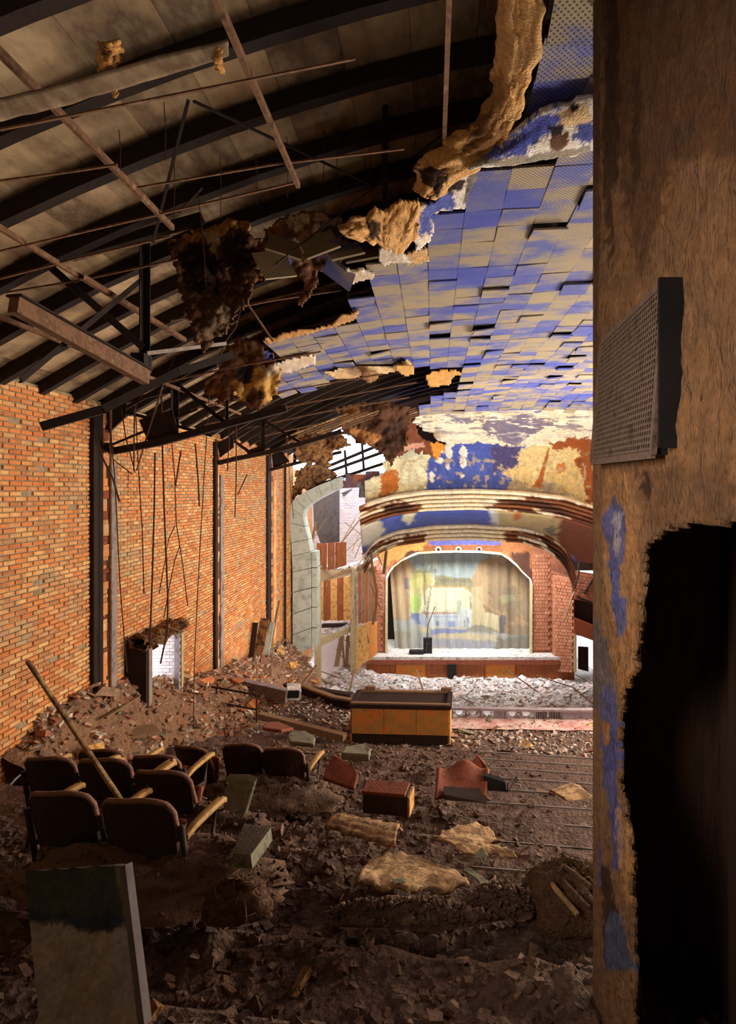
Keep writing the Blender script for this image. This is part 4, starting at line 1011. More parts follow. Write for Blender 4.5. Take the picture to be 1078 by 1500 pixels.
LUMPS = pieces('brick_lump', 60, f_mound, [M['brick'], M['brick_rubble'], M['tan_plaster']], .22, .5, 'broken brick lump on the rubble bank by the left wall', 'brick', 'brick lumps on the rubble bank', .5)
FRAGS = pieces('ceiling_fragment', 26, f_aisle, [M['dusty'], M['curl'], M['grey_board']], .25, .6, 'flat ceiling fragment lying on the cross aisle', 'fragment', 'ceiling fragments on the cross aisle', .1)
CLODS = pieces('plaster_clod', 60, f_step, [M['clod'], M['dark_plaster']], .10, .24, 'dark plaster clod lying on the balcony steps', 'clod', 'plaster clods on the balcony steps', .5)
def stick(name, n, fn, l0, l1, label, group, mm, wd=.05):
    out = []
    for k in range(n):
        q = fn(rnd)
        if q is None: continue
        L_ = rnd.uniform(l0, l1); a = rnd.uniform(0, 6.28); e = rnd.uniform(-.1, .55)
        dvec = Vector((math.cos(a)*math.cos(e), math.sin(a)*math.cos(e), math.sin(e)))*L_
        mb = MB(); mb.bar((0, 0, 0), dvec, wd, wd*.5); o = obj(name, mb, mm); o.location = (q[0], q[1], q[2]+.03); tag(o, label, 'plank', group); out.append(o)
    return single_out(out)
LATHS = stick('broken_lath', 34, f_main, .8, 2.4, 'broken lath sticking out of the pale stalls rubble', 'laths in the stalls rubble', M['wood'], .09)
PLANKS = stick('splintered_plank', 30, f_mound, .5, 1.6, 'splintered plank sticking out of the rubble bank', 'planks on the rubble bank', M['wood'], .06)
# ================================================================== THE NEAR PIER WALL ON THE RIGHT
PX_ = .95
HOLE = [(1300, 760), (1078, 768), (985, 775), (960, 788), (948, 800), (944, 850), (940, 880), (938, 905), (930, 950), (922, 990), (909, 1012), (906, 1060), (905, 1150), (911, 1190), (917, 1250), (925, 1300), (923, 1400), (930, 1500), (935, 1640), (1600, 1640), (1600, 760)]
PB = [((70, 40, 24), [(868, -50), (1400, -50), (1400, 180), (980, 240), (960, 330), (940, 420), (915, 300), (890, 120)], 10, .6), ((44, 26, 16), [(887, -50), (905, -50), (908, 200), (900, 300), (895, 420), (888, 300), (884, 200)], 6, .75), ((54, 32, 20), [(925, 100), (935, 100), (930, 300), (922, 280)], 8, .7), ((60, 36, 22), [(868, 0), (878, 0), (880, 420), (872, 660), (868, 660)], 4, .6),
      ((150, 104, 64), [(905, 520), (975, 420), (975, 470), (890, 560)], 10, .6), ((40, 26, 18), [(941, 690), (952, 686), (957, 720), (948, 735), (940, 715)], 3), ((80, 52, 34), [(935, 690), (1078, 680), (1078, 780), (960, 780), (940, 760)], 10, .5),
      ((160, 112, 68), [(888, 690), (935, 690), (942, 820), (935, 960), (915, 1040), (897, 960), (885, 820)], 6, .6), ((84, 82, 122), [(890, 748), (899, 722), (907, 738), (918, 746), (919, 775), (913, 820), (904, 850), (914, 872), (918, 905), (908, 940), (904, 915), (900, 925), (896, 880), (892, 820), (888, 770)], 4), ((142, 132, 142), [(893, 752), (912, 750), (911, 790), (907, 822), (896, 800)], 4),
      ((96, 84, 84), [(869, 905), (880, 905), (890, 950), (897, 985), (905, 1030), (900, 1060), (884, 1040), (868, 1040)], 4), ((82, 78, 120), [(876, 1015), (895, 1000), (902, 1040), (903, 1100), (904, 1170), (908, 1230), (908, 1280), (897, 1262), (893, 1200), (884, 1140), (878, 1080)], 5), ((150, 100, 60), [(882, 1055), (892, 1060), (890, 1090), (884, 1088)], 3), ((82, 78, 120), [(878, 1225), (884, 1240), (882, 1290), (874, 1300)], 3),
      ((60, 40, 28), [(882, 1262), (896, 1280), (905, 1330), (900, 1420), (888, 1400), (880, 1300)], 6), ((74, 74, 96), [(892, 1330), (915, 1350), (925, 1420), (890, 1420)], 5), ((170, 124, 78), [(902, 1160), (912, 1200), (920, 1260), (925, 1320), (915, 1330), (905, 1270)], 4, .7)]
def pier_pt(u, v):
    Y = 1.15+u*(3.5-1.15); z = -5.0+9.2*v
    n = float(fbm(Y*14, z*4, 71, 4)-.5)*.07+float(fbm(Y*50, z*14, 72, 2)-.5)*.025
    return (PX_+n*min(1, (1-u)*9), Y, z)
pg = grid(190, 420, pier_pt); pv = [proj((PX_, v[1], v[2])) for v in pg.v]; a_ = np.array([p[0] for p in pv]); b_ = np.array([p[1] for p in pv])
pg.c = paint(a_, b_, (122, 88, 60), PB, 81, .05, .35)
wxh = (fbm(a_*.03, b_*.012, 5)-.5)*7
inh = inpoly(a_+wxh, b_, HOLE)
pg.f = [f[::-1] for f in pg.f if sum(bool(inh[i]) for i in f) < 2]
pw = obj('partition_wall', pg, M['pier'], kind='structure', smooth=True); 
m_ = pw.modifiers.new('thickness', 'SOLIDIFY'); m_.thickness = .035; m_.offset = -1
b_ = MB(); b_.box((1.75, 2.2, -.5), (.1, 3.4, 9)); part_in = obj('inner_backing', b_, M['void'], pw)
for k in range(9):
    m_ = MB(); y = 1.0+k*.27; m_.box((1.66, y, -1.0+R.uniform(-.05, .05)), (.05, .22, 7.5)); obj('plank', m_, M['void'], pw)
m_ = MB(); m_.box((1.4, 3.52, -.5), (.75, .06, 9)); obj('end_plank', m_, M['void'], pw)

# perforated grille box on the pier
gb = empty('grille_box', (.88, 2.8, .15), 0, 'dark perforated grille box mounted on the plaster pier', 'grille')
A, B_, Cc, D_ = Vector((.870, 3.24, .16)), Vector((.870, 2.35, .146)), Vector((.916, 2.35, .83)), Vector((.921, 3.24, .81))
nY, nZ = 34, 26; mb = MB()
def gp(u, v): return A.lerp(B_, u).lerp(D_.lerp(Cc, u), v)
for j in range(nZ):
    for i in range(nY):
        u0, u1, v0, v1 = i/nY, (i+1)/nY, j/nZ, (j+1)/nZ; e = .2
        o4 = [gp(u0, v0), gp(u1, v0), gp(u1, v1), gp(u0, v1)]
        ue, ve = (u1-u0)*e, (v1-v0)*e
        i4 = [gp(u0+ue, v0+ve), gp(u1-ue, v0+ve), gp(u1-ue, v1-ve), gp(u0+ue, v1-ve)]
        n = len(mb.v); dpt = Vector((.002, 0, 0))
        mb.v += [tuple(p) for p in o4+i4]+[tuple(p+dpt) for p in i4]
        for k in range(4):
            k2 = (k+1) % 4
            mb.f.append((n+k, n+k2, n+4+k2, n+4+k)); mb.f.append((n+4+k, n+4+k2, n+8+k2, n+8+k))
obj('perforated_face', rel(mb, gb), M['foam'], gb)
mb = MB(); o_ = Vector((.07, 0, 0)); s_ = Vector((.005, 0, 0))
mb.hexa([A+s_, B_+s_, B_+o_, A+o_, D_+s_, Cc+s_, Vector((.945, 2.35, .83)), Vector((.945, 3.24, .81))]); obj('body', rel(mb, gb), M['black'], gb)
for (p, q) in ((A, B_), (B_, Cc), (Cc, D_), (D_, A)):
    m_ = MB(); m_.bar(p+Vector((.006, 0, 0)), q+Vector((.006, 0, 0)), .03, .02, (1, 0, 0)); obj('edge_strip', rel(m_, gb), M['foam'], gb)
m_ = MB(); m_.box((.93, 2.30, .5), (.10, .02, .66)); obj('shaded_end', rel(m_, gb), M['black'], gb)  # black plate, paints the shade on the near end of the box

# ================================================================== BALCONY FRONT, BOOTH, RAILINGS
pf = empty('trim_4', (1, 14.5, ZA), kind='structure')
def pp_(px, d, z): return Vector(((px-CX)*d/F, d, z))
TOPC = [(436, 16.3), (460, 15.75), (490, 15.2), (520, 14.95), (560, 14.75), (600, 14.6), (660, 14.45), (720, 14.38), (780, 14.33), (830, 14.3), (868, 14.3), (930, 14.35)]
for k in range(len(TOPC)-1):
    a, c = pp_(*TOPC[k], -5.28), pp_(*TOPC[k+1], -5.28)
    m_ = MB(); m_.bar(a, c, .16, .05); obj('top_rail', rel(m_, pf), M['zinc'] if k > 4 else M['wood'], pf)
    m_ = MB(); m_.bar(a-Vector((0, 0, .27)), c-Vector((0, 0, .27)), .12, .05); obj('bottom_rail', rel(m_, pf), M['zinc'], pf)
    if k < 5:
        m_ = MB(); m_.bar(a-Vector((0, 0, .14)), c-Vector((0, 0, .14)), .06, .24); obj('panel', rel(m_, pf), M['void'] if k < 3 else M['zinc'], pf)
def onrail(px):
    d = float(np.interp(px, [t[0] for t in TOPC], [t[1] for t in TOPC])); return pp_(px, d, -5.42)
for px in (662, 682, 703.5, 741, 762.5, 783, 824.5): m_ = MB(); m_.box(onrail(px), (.05, .1, .26)); obj('baluster', rel(m_, pf), M['zinc'], pf)
for (x0, x1) in ((723, 740), (825, 868), (868, 905)):
    m_ = MB(); m_.bar(onrail(x0), onrail(x1), .07, .24); obj('panel', rel(m_, pf), M['zinc'], pf)
for (x0, x1) in ((785, 802), (804, 822)):
    m_ = MB(); m_.bar(onrail(x0)+Vector((0, .04, 0)), onrail(x1)+Vector((0, .04, 0)), .03, .24); pn = obj('louvre', rel(m_, pf), M['zinc'], pf)
    for t in range(5):
        xx = x0+(x1-x0)*(t+.5)/5; m_ = MB(); m_.box(onrail(xx)-Vector((0, .02, 0)), (.012, .03, .22)); obj('slat', rel(m_, pf), M['fascia'], pf)
for (x0, x1) in ((665, 681), (685, 702), (707, 722), (743, 761), (764, 781)):        # small pale discs behind the openings
    q = onrail((x0+x1)/2); m_ = MB(); n = 10
    m_.tube([q+Vector((0, .22, -.02)), q+Vector((0, .34, -.02))], .085, 12); obj('pale_disc', rel(m_, pf), M['rubble'], pf)

bo = empty('booth', P(586, 1098, 12.9), -.06, 'low orange stucco booth with dark timber cap on the cross aisle', 'booth')
for o, (c, s_, mm) in {}.items(): pass
W_, H_, Dp = 2.13, .98, .9
m_ = MB(); m_.box((0, .03, .30), (W_, .06, .36)); obj('plinth', m_, M['void'], bo, label='dark base of the booth')  # near-black base board below the front panels
for k in range(3):
    x0 = -W_/2+W_*k/3
    m_ = MB(); m_.box((x0+W_/6, 0, .62), (W_/3-.008, .06, .56)); obj('front_panel', m_, M['orange_panel'], bo)
m_ = MB(); m_.box((W_/2, Dp/2, .45), (.06, Dp, .95)); obj('end_panel', m_, M['tan_plaster'], bo)
m_ = MB(); m_.box((-W_/2, Dp/2, .45), (.06, Dp, .95)); obj('end_panel', m_, M['orange_panel'], bo)
m_ = MB(); m_.box((0, Dp, .45), (W_, .06, .95)); obj('back_panel', m_, M['wood'], bo)
m_ = MB(); m_.box((0, Dp/2, .93), (W_-.04, Dp-.04, .03)); obj('top_board', m_, M['void'], bo)
m_ = MB(); m_.box((0, .0, .945), (W_+.1, .14, .09)); obj('cap_rail', m_, M['void'], bo, bevel=.012)
m_ = MB(); m_.box((0, .0, 1.0), (W_+.04, .08, .04)); obj('cap_bead', m_, M['wood'], bo, bevel=.008)
for sx in (-1, 1):
    m_ = MB(); m_.box((sx*W_/2, Dp/2, .945), (.12, Dp, .08)); obj('cap_rail', m_, M['void'], bo, bevel=.012)
m_ = MB(); m_.box((0, Dp, .945), (W_, .12, .08)); obj('cap_rail', m_, M['wood'], bo)
for sx in (-.8, .97):
    m_ = MB(); m_.box((sx, Dp+.02, 1.02), (.24, .1, .09)); obj('bracket', m_, M['wood'], bo)

def railing(name, pts, d, label, base_y):
    o = empty(name, P(*base_y, d[0]), 0, label, 'railing')
    (a0, a1), (b0, b1) = pts
    m_ = MB(); m_.tube([P(*a0, d[0]), P(*a1, d[1])], .028, 8); obj('top_rail', rel(m_, o), M['iron'], o)
    m_ = MB(); m_.tube([P(*b0, d[0]), P(*b1, d[1])], .024, 8); obj('lower_rail', rel(m_, o), M['iron'], o)
    return o
ra = railing('pipe_railing', (((266, 998), (382, 1019)), ((266, 1018), (376, 1040))), (14.6, 14.1), 'black two-bar pipe railing in the rubble before the side door', (318, 1045))
for (px, y0, y1, dd) in ((266, 996, 1026, 14.6), (317.5, 1006, 1046, 14.4), (376, 1016, 1058, 14.1)):
    m_ = MB(); m_.tube([P(px, y1, dd), P(px, y0, dd)], .024, 8); obj('post', rel(m_, ra), M['iron'], ra)
o = MB(); o.tube([P(100, 996, 12.4), P(150, 1013, 12.3), (P(190, 1015, 12.3)), P(225, 1008, 12.2)], .025, 7); tag(obj('bent_rail', o, M['iron']), 'bent iron rail lying across the rubble left of the side door', 'rail')
o = MB(); o.tube([P(150, 1000, 12.6), P(165, 1014, 12.4), P(195, 1015, 12.4), P(262, 1001, 12.6)], .02, 7); tag(obj('bent_rail', o, M['channel']), 'thin bent iron rail below the door opening', 'rail')

# fallen fascia and wreck left of the balcony front
o = MB(); a, c = P(334, 1000, 16.0), P(420, 1020, 15.2); o.bar(a, c, .10, .34); o.bar(a+Vector((0, -.03, .17)), c+Vector((0, -.03, .17)), .2, .04); tag(obj('fallen_fascia', o, M['zinc']), 'fallen grey balcony fascia board sloping through the rubble', 'board')
o = empty('fallen_box', P(430, 1020, 14.9), .3, 'dented pale metal box lying at the end of the fallen fascia', 'box')
m_ = MB(); m_.box((0, 0, .12), (.34, .4, .24), (.2, .1, 0)); obj('body', m_, M['rubble'], o); m_ = MB(); m_.box((-.02, -.2, .12), (.28, .02, .2), (.2, .1, 0)); obj('open_side', m_, M['black'], o)
def timber(name, a, c, w_, h_, mm, label, cat='timber'):
    m_ = MB(); m_.bar(a, c, w_, h_); loc = (Vector(a)+Vector(c))/2; m_.v = [tuple(Vector(v)-loc) for v in m_.v]
    o = obj(name, m_, mm, bevel=.008); o.location = loc; return tag(o, label, cat)
timber('leaning_plank', P(374, 975, XY(374, -5.85)), P(388, 906, XY(388, -5.85)), .34, .08, M['dark_plaster'], 'widest dark plank leaning on the far left wall')
timber('leaning_plank', P(386, 978, XY(386, -5.85)), P(398, 912, XY(398, -5.85)), .22, .06, M['block'], 'grey green plank leaning on the far left wall')
timber('leaning_plank', P(366, 978, XY(366, -5.85)), P(374, 912, XY(374, -5.85)), .18, .06, M['void'], 'charred black plank leaning on the far left wall')
timber('leaning_plank', P(396, 950, XY(396, -5.85)), P(409, 880, XY(409, -5.85)), .06, .05, M['wood'], 'long thin batten leaning on the far left wall')
timber('leaning_plank', P(400, 952, XY(400, -5.85)), P(420, 935, XY(420, -5.85)), .06, .05, M['channel'], 'short rusty batten crossing the leaning planks', 'timber')
timber('leaning_plank', P(443, 1002, 22), P(464, 975, 22.4), .12, .06, M['wood'], 'grey plank propped on the timber post of the box')
timber('fallen_beam', P(416, 1006, 16.5), P(516, 1022, 15.4), .22, .2, M['void'], 'dark charred beam lying along the balcony front', 'beam')
timber('fallen_beam', P(380, 1048, 13.4), P(505, 1080, 12.6), .16, .14, M['wood'], 'long brown beam lying on the dirt left of the booth', 'beam')
timber('fallen_beam', P(125, 1085, 10.2), P(230, 1068, 11.0), .5, .06, M['wood'], 'wide board lying on dirt behind the left seats', 'board')
timber('fallen_beam', P(195, 1058, 11.6), P(232, 1038, 11.8), .05, .04, M['pale_wood'], 'pale thin lath sticking up from the dirt', 'lath')

# long pole leaning over the seats
timber('long_pole', P(40, 968, 5.15), P(177, 1172, 4.6), .034, .034, M['curl'], 'long rusty pole leaning across the left seats', 'pole')

# ================================================================== SEATS
def back_shell(wd, h, z0, seed=0, curve=.07):
    """a curved plywood back with a bowed top edge, both faces and rims"""
    mb = MB(); nu, nv = 16, 8; t = .035
    for side in (0, 1):
        for j in range(nv+1):
            for i in range(nu+1):
                u = i/nu*2-1; v = j/nv
                top = h*(1-.10*abs(u)**2.6-.06*max(0, abs(u)-.85)/.15)+.012*math.sin(u*3+seed)
                wv = wd/2*(1-.10*(1-v)-.05*max(0, v-.8)/.2)
                y = -.03-curve*(1-u*u)*1.0-v*.10+(t if side else 0)
                mb.v.append((u*wv, y, z0+v*top))
    K = (nu+1)*(nv+1)
    for j in range(nv):
        for i in range(nu):
            a = j*(nu+1)+i; mb.f.append((a, a+1, a+nu+2, a+nu+1)); mb.f.append((K+a+nu+1, K+a+nu+2, K+a+1, K+a))
    for i in range(nu):
        a = nv*(nu+1)+i; mb.f.append((a, a+1, K+a+1, K+a)); mb.f.append((i+1, i, K+i, K+i+1))
    for j in range(nv):
        a = j*(nu+1); mb.f.append((a+nu+1, a, K+a, K+a+nu+1)); b2 = a+nu; mb.f.append((b2, b2+nu+1, K+b2+nu+1, K+b2))
    return mb
def rim_strip(wd, h, z0, seed=0, curve=.07):
    mb = MB(); pts = []
    for i in range(25):
        u = i/24*2-1
        top = h*(1-.10*abs(u)**2.6-.06*max(0, abs(u)-.85)/.15)+.012*math.sin(u*3+seed)
        pts.append((u*wd/2*.95, -.03-curve*(1-u*u)-.10+.0175, z0+top+.004))
    pts = [(pts[0][0]*1.01, pts[0][1]+.06, z0+h*.45)]+pts+[(pts[-1][0]*1.01, pts[-1][1]+.06, z0+h*.45)]
    mb.tube(pts, .021, 6); return mb
def seat_pan(up):
    nu, nv = 10, 8
    def fn(u, v):
        x = (u-.5)*.46; y = v*.42; z = .05*(1-(2*u-1)**2)*(1-abs(2*v-1)**3)
        a = math.radians(78 if up else 4)
        return (x, .02+y*math.cos(a)-z*math.sin(a), .42+y*math.sin(a)*.62+z*math.cos(a))
    return grid(nu, nv, fn)
def arm_mb(s=1):
    mb = MB(); prof = [(-.05, .66, .022), (.05, .685, .03), (.2, .69, .034), (.36, .688, .036), (.44, .68, .034), (.475, .66, .026)]
    n = 6
    for (y, z, hw) in prof:
        for q in range(8):
            a = 2*math.pi*q/8; mb.v.append((math.copysign(abs(math.cos(a))**.6, math.cos(a))*hw, y, z-.018+math.copysign(abs(math.sin(a))**.6, math.sin(a))*.026))
    for i in range(n-1):
        for q in range(8):
            a = i*8+q; b2 = i*8+(q+1) % 8; mb.f.append((a, b2, b2+8, a+8))
    mb.f.append(tuple(range(8))[::-1]); mb.f.append(tuple(range(8*(n-1), 8*n))); return mb
def standard_mb():
    mb = MB()
    mb.tube([(0, -.10, .75), (0, -.04, .45), (0, 0, .2), (0, -.06, 0)], .022, 6); mb.tube([(0, .34, .66), (0, .30, .42), (0, .12, .22), (0, .16, 0)], .02, 6)
    mb.tube([(0, -.04, .45), (0, .3, .42)], .018, 6); mb.box((0, .05, .012), (.06, .3, .024)); return mb
def chair(loc, rz, label, wd=.53, h=.5, z0=.40, left=False, right=True, arm=True, up=True, tilt=0, col='seat_back', rim='seat_rim', group='theatre seats in ruined rows on the left'):
    o = empty('theatre_seat', loc, rz, label, 'seat', group); o.rotation_euler = (tilt, 0, rz)
    obj('backrest', back_shell(wd, h, z0), M[col], o, smooth=False)
    obj('rim', rim_strip(wd, h, z0), M[rim], o, smooth=True)
    obj('seat', seat_pan(up), M['cushion'], o, solid=.05, smooth=True)
    for s_, on in ((-1, left), (1, right)):
        if on:
            q = obj('standard', standard_mb(), M['iron'], o, smooth=True); q.location = (s_*(wd/2+.035), 0, 0)
            if arm:
                q = obj('armrest', arm_mb(), M['arm'], o, smooth=True, bevel=.004); q.location = (s_*(wd/2+.035), 0, 0)
                m_ = MB(); m_.tube([(0, .43, .69), (0, .43, .703)], .012, 8); b3 = obj('bolt', m_, M['iron'], q)
    return o
RZ = -.15
def seat_at(px, ytop, d, hz, **k):       # a seat whose back's top edge shows at (px, ytop)
    p = P(px, ytop, d); return Vector((p.x, p.y, p.z-hz))
chair(seat_at(218, 1162, 4.3, .90), RZ-.03, 'near theatre seat with a broad dark back, pale highlight rim and long armrest', wd=.58, h=.56, z0=.37)
chair(seat_at(108, 1150, 4.45, .90), RZ, 'dark theatre seat at the left end of the nearest row', wd=.54, h=.54, z0=.38, left=True)
chair(seat_at(256, 1112, 5.2, .93), RZ-.06, 'second row theatre seat with a drooping reddish top rim', wd=.55, h=.55, z0=.38, right=False, left=True, tilt=.06)
chair(seat_at(166, 1100, 5.35, .93), RZ, 'shadowed theatre seat behind the leaning pole', wd=.52, h=.52, z0=.40, left=True)
chair(seat_at(88, 1098, 5.5, .93), RZ, 'dark theatre seat at the far left of the second row', wd=.52, h=.52, z0=.40, left=True)
chair(seat_at(302, 1077, 7.6, .93), RZ-.25, 'tilted rounded seat back at the left of the three in the middle row', wd=.56, h=.58, z0=.36, right=False, tilt=.16)
chair(seat_at(361, 1084, 7.5, .93), RZ, 'black theatre seat in the middle of the three beyond', wd=.52, h=.56, z0=.38, right=False)
chair(seat_at(420, 1090, 7.4, .93), RZ, 'black theatre seat at the aisle end of the three beyond, one armrest', wd=.54, h=.56, z0=.38)
chair(seat_at(160, 1090, 6.3, .88), RZ, 'low dark seat top showing past the leaning pole', wd=.54, h=.5, z0=.38)
chair(seat_at(238, 1098, 6.2, .88), RZ, 'dark seat top with small pale armrest end, third row', wd=.54, h=.5, z0=.38)

def slab_thing(name, pts, th, mm, label, cat, bev=.01, d=None):
    """a loose flat piece: outline points in the world, swept by its thickness along its own normal"""
    pts = [Vector(p) for p in pts]; n = (pts[1]-pts[0]).cross(pts[2]-pts[0]).normalized(); loc = sum(pts, Vector())/len(pts)
    m_ = MB(); m_.prism([p-loc for p in pts], n*th); o = obj(name, m_, mm, bevel=bev); o.location = loc; return tag(o, label, cat)
# loose seat parts and boards
slab_thing('torn_seat', [P(472, 1144, 7.2), P(520, 1160, 7.0), P(526, 1138, 7.2), P(518, 1126, 7.3), P(498, 1112, 7.5), P(488, 1108, 7.5)], .05, M['cushion'], 'torn orange red seat back standing in the debris', 'seat back', .02)
slab_thing('loose_seat_pan', [P(424, 1092, 8.6), P(460, 1096, 8.4), P(462, 1086, 8.8), P(448, 1076, 9.2), P(428, 1075, 9.3), P(421, 1082, 9)], .06, M['grey_board'], 'grey round cornered seat pan lying upside down behind the three seats', 'seat pan', .02)
slab_thing('loose_seat_pan', [P(384, 1070, 9.8), P(412, 1074, 9.6), P(430, 1070, 9.9), P(408, 1061, 10.5), P(392, 1062, 10.4)], .05, M['cushion'], 'reddish seat pan lying flat further back', 'seat pan', .02)
slab_thing('loose_seat_pan', [P(500, 1113, 8.4), P(541, 1116, 8.3), P(543, 1106, 8.6), P(534, 1099, 9.0), P(506, 1103, 8.9)], .1, M['grey_board'], 'mossy seat pan in the dirt beside the booth', 'seat pan', .02)
bd = empty('bolted_board', P(348, 1168, 4.9), 0, 'grey mouldy board with bolt heads standing behind the armrest', 'board')
q = [P(330, 1141, 5.1), P(358, 1142, 5.0), P(372, 1147, 4.95), P(356, 1200, 4.7), P(326, 1186, 4.8)]
m_ = MB(); m_.prism(q, (.02, .06, .02)); obj('panel', rel(m_, bd), M['grey_board'], bd, bevel=.01)
for (x, y) in ((333, 1148), (358, 1160)): m_ = MB(); c = P(x, y, 4.93); m_.tube([c, c+Vector((0, -.03, .005))], .012, 8); obj('bolt', rel(m_, bd), M['iron'], bd)
tb = empty('acoustic_board', P(368, 1232, 4.4), 0, 'perforated acoustic board lying tilted on the steps', 'board')
q = [P(340, 1250, 4.1), P(367, 1252, 4.05), P(397, 1212, 4.45), P(358, 1206, 4.5)]
nrm = (q[1]-q[0]).cross(q[3]-q[0]).normalized(); m_ = MB()
m_.hexa([p-nrm*.1 for p in q]+[p-nrm*.004 for p in q]); obj('body', rel(m_, tb), M['grey_board'], tb, bevel=.006)
mb = MB()
for j in range(12):
    for i in range(9):
        u0, u1, v0, v1 = i/9, (i+1)/9, j/12, (j+1)/12; e = .25
        gq = lambda u, v: q[0].lerp(q[1], u).lerp(q[3].lerp(q[2], u), v)
        o4 = [gq(u0, v0), gq(u1, v0), gq(u1, v1), gq(u0, v1)]; ue, ve = (u1-u0)*e, (v1-v0)*e
        i4 = [gq(u0+ue, v0+ve), gq(u1-ue, v0+ve), gq(u1-ue, v1-ve), gq(u0+ue, v1-ve)]; n = len(mb.v)
        mb.v += [tuple(p) for p in o4+i4]
        for k in range(4): mb.f.append((n+k, n+(k+1) % 4, n+4+(k+1) % 4, n+4+k))
obj('perforated_face', rel(mb, tb), M['foam'], tb)
# leaning tile board in the near left corner
nb = empty('speckled_board', P(145, 1395, 2.9), 0, 'speckled panel with a pale lower half leaning in the near left corner', 'panel')
q = [P(60, 1500, 2.7), P(208, 1500, 2.7), P(195, 1400, 2.78), P(180, 1266, 2.95), P(100, 1272, 3.0), P(40, 1276, 3.05)]
LP = [((62, 62, 56), [(0, 1255), (184, 1255), (194, 1345), (160, 1362), (120, 1362), (100, 1345), (0, 1350)], 5), ((40, 48, 66), [(0, 1330), (120, 1342), (190, 1335), (192, 1358), (130, 1368), (90, 1352), (0, 1352)], 6, .8), ((132, 112, 74), [(170, 1262), (184, 1262), (192, 1340), (184, 1345)], 2, .6)]
def npn(u, v):
    a = q[5].lerp(q[3], u); b2 = q[0].lerp(q[1], u); p = b2.lerp(a, v); p.y += (float(fbm(u*30, v*30, 3))-.5)*.012; return p
g_ = grid(40, 50, npn); pv = [proj(v) for v in g_.v]; g_.c = paint([p[0] for p in pv], [p[1] for p in pv], (156, 142, 136), LP, 91, .06, .45)
obj('face', rel(g_, nb), M['paint'], nb, solid=.03); m_ = MB(); m_.bar(q[3]+Vector((.015, 0, 0)), q[1]+Vector((.015, 0, 0)), .03, .06, (0, 1, 0)); obj('edge', rel(m_, nb), M['soot'], nb)

# book-like boxed cushion, sheets, leather seat
bk = empty('boxed_cushion', P(568, 1190, 5.9), -.16, 'red brown boxed cushion with a pale torn end on the steps', 'cushion')
m_ = MB(); m_.box((0, 0, .13), (.46, .24, .2)); obj('body', m_, M['seat_back'], bk, bevel=.02); m_ = MB(); m_.box((-.02, 0, .24), (.44, .25, .03)); obj('top_cover', m_, M['cushion'], bk, bevel=.008)
m_ = MB(); m_.box((.235, 0, .13), (.02, .23, .19)); obj('torn_end', m_, M['tan_plaster'], bk)
def curl_sheet(name, poly, dfn, mm, label, cat, th=.012, seed=1, amp=.05, step=1.5, lift=0, rag=2):
    return spandrel(name, poly, 0, th, mm, label, cat, step=step, curl=amp, seed=seed, df=dfn, rag=rag)
def dplane(y0, d0, y1, d1, bend=0, x0=0, w_=100):
    return lambda x, y: d0+(d1-d0)*(y-y0)/(y1-y0)+bend*((x-x0)/w_)**2
def lofted(name, A, B, bulge, label, mm='curl', cat='sheet', th=.014, wob=.05, seed=1, rib=0, nu=36, nv=14, edge=.12, layers=None, base=None):
    g_ = loft(A, B, nu, nv, bulge, wob, seed, rib, edge)
    if layers is not None:
        pv = [proj(v) for v in g_.v]; g_.c = paint([p[0] for p in pv], [p[1] for p in pv], base, layers, seed, .08, .3)
    loc = sum((Vector(v) for v in g_.v), Vector())/len(g_.v); g_.v = [tuple(Vector(v)-loc) for v in g_.v]
    o = obj(name, g_, M['paint_rough'] if layers is not None else M[mm], smooth=True, solid=th); o.location = loc; return tag(o, label, cat)
lofted('curled_sheet', [(475, 1212, 5.3), (530, 1228, 5.1), (578, 1240, 5.0)], [(503, 1195, 5.7), (545, 1203, 5.55), (586, 1211, 5.45)], (0, 0, 0.05), 'tan ribbed sheet curling at its left edge on the steps', rib=.008, seed=3, th=.03)
slab_thing('fallen_plank', [P(500, 1195, 5.62), P(586, 1211, 5.42), P(587, 1216, 5.4), P(500, 1200, 5.6)], .08, M['wood'], 'broken plank along the far edge of the ribbed sheet', 'plank', .004)
lofted('curled_sheet', [(630, 1227, 5.3), (668, 1229, 5.28), (705, 1235, 5.25), (736, 1231, 5.35)], [(646, 1219, 5.55), (668, 1212, 5.7), (698, 1206, 5.85), (722, 1216, 5.75)], (0, 0, -0.05), 'upper tan sheet curled like a leaf on the right steps', seed=5)
lofted('curled_sheet', [(680, 1252, 4.98), (705, 1249, 5.02), (735, 1256, 5.0), (758, 1258, 5.0)], [(635, 1231, 5.25), (668, 1230, 5.25), (702, 1236, 5.22), (738, 1246, 5.15)], (0, 0, 0.04), 'lower tan sheet with dark hollow beneath on the right steps', seed=6)
lofted('bulged_sheet', [(524, 1288, 4.5), (560, 1301, 4.45), (610, 1305, 4.45), (650, 1302, 4.5), (688, 1298, 4.55)], [(540, 1266, 5.0), (570, 1253, 5.2), (605, 1253, 5.2), (645, 1268, 5.05), (680, 1290, 4.8)], (0, -0.05, 0.05), 'large bulged tan sheet lying in the foreground debris', seed=7, th=.03, wob=.09)
ls = empty('leather_seat', P(675, 1170, 7.0), 0, 'torn red brown leather seat lying across the middle steps', 'seat')
def lpt(u, v):
    x = 637+u*75+v*4; y = 1170-v*46-4*math.sin(u*3); d = 7.0+v*.6+.14*math.sin(u*math.pi); q = P(x, y+6*math.sin(u*9)*v*v, d); return q
g_ = grid(22, 14, lpt); obj('cover', rel(g_, ls), M['cushion'], ls, solid=.04, smooth=True)
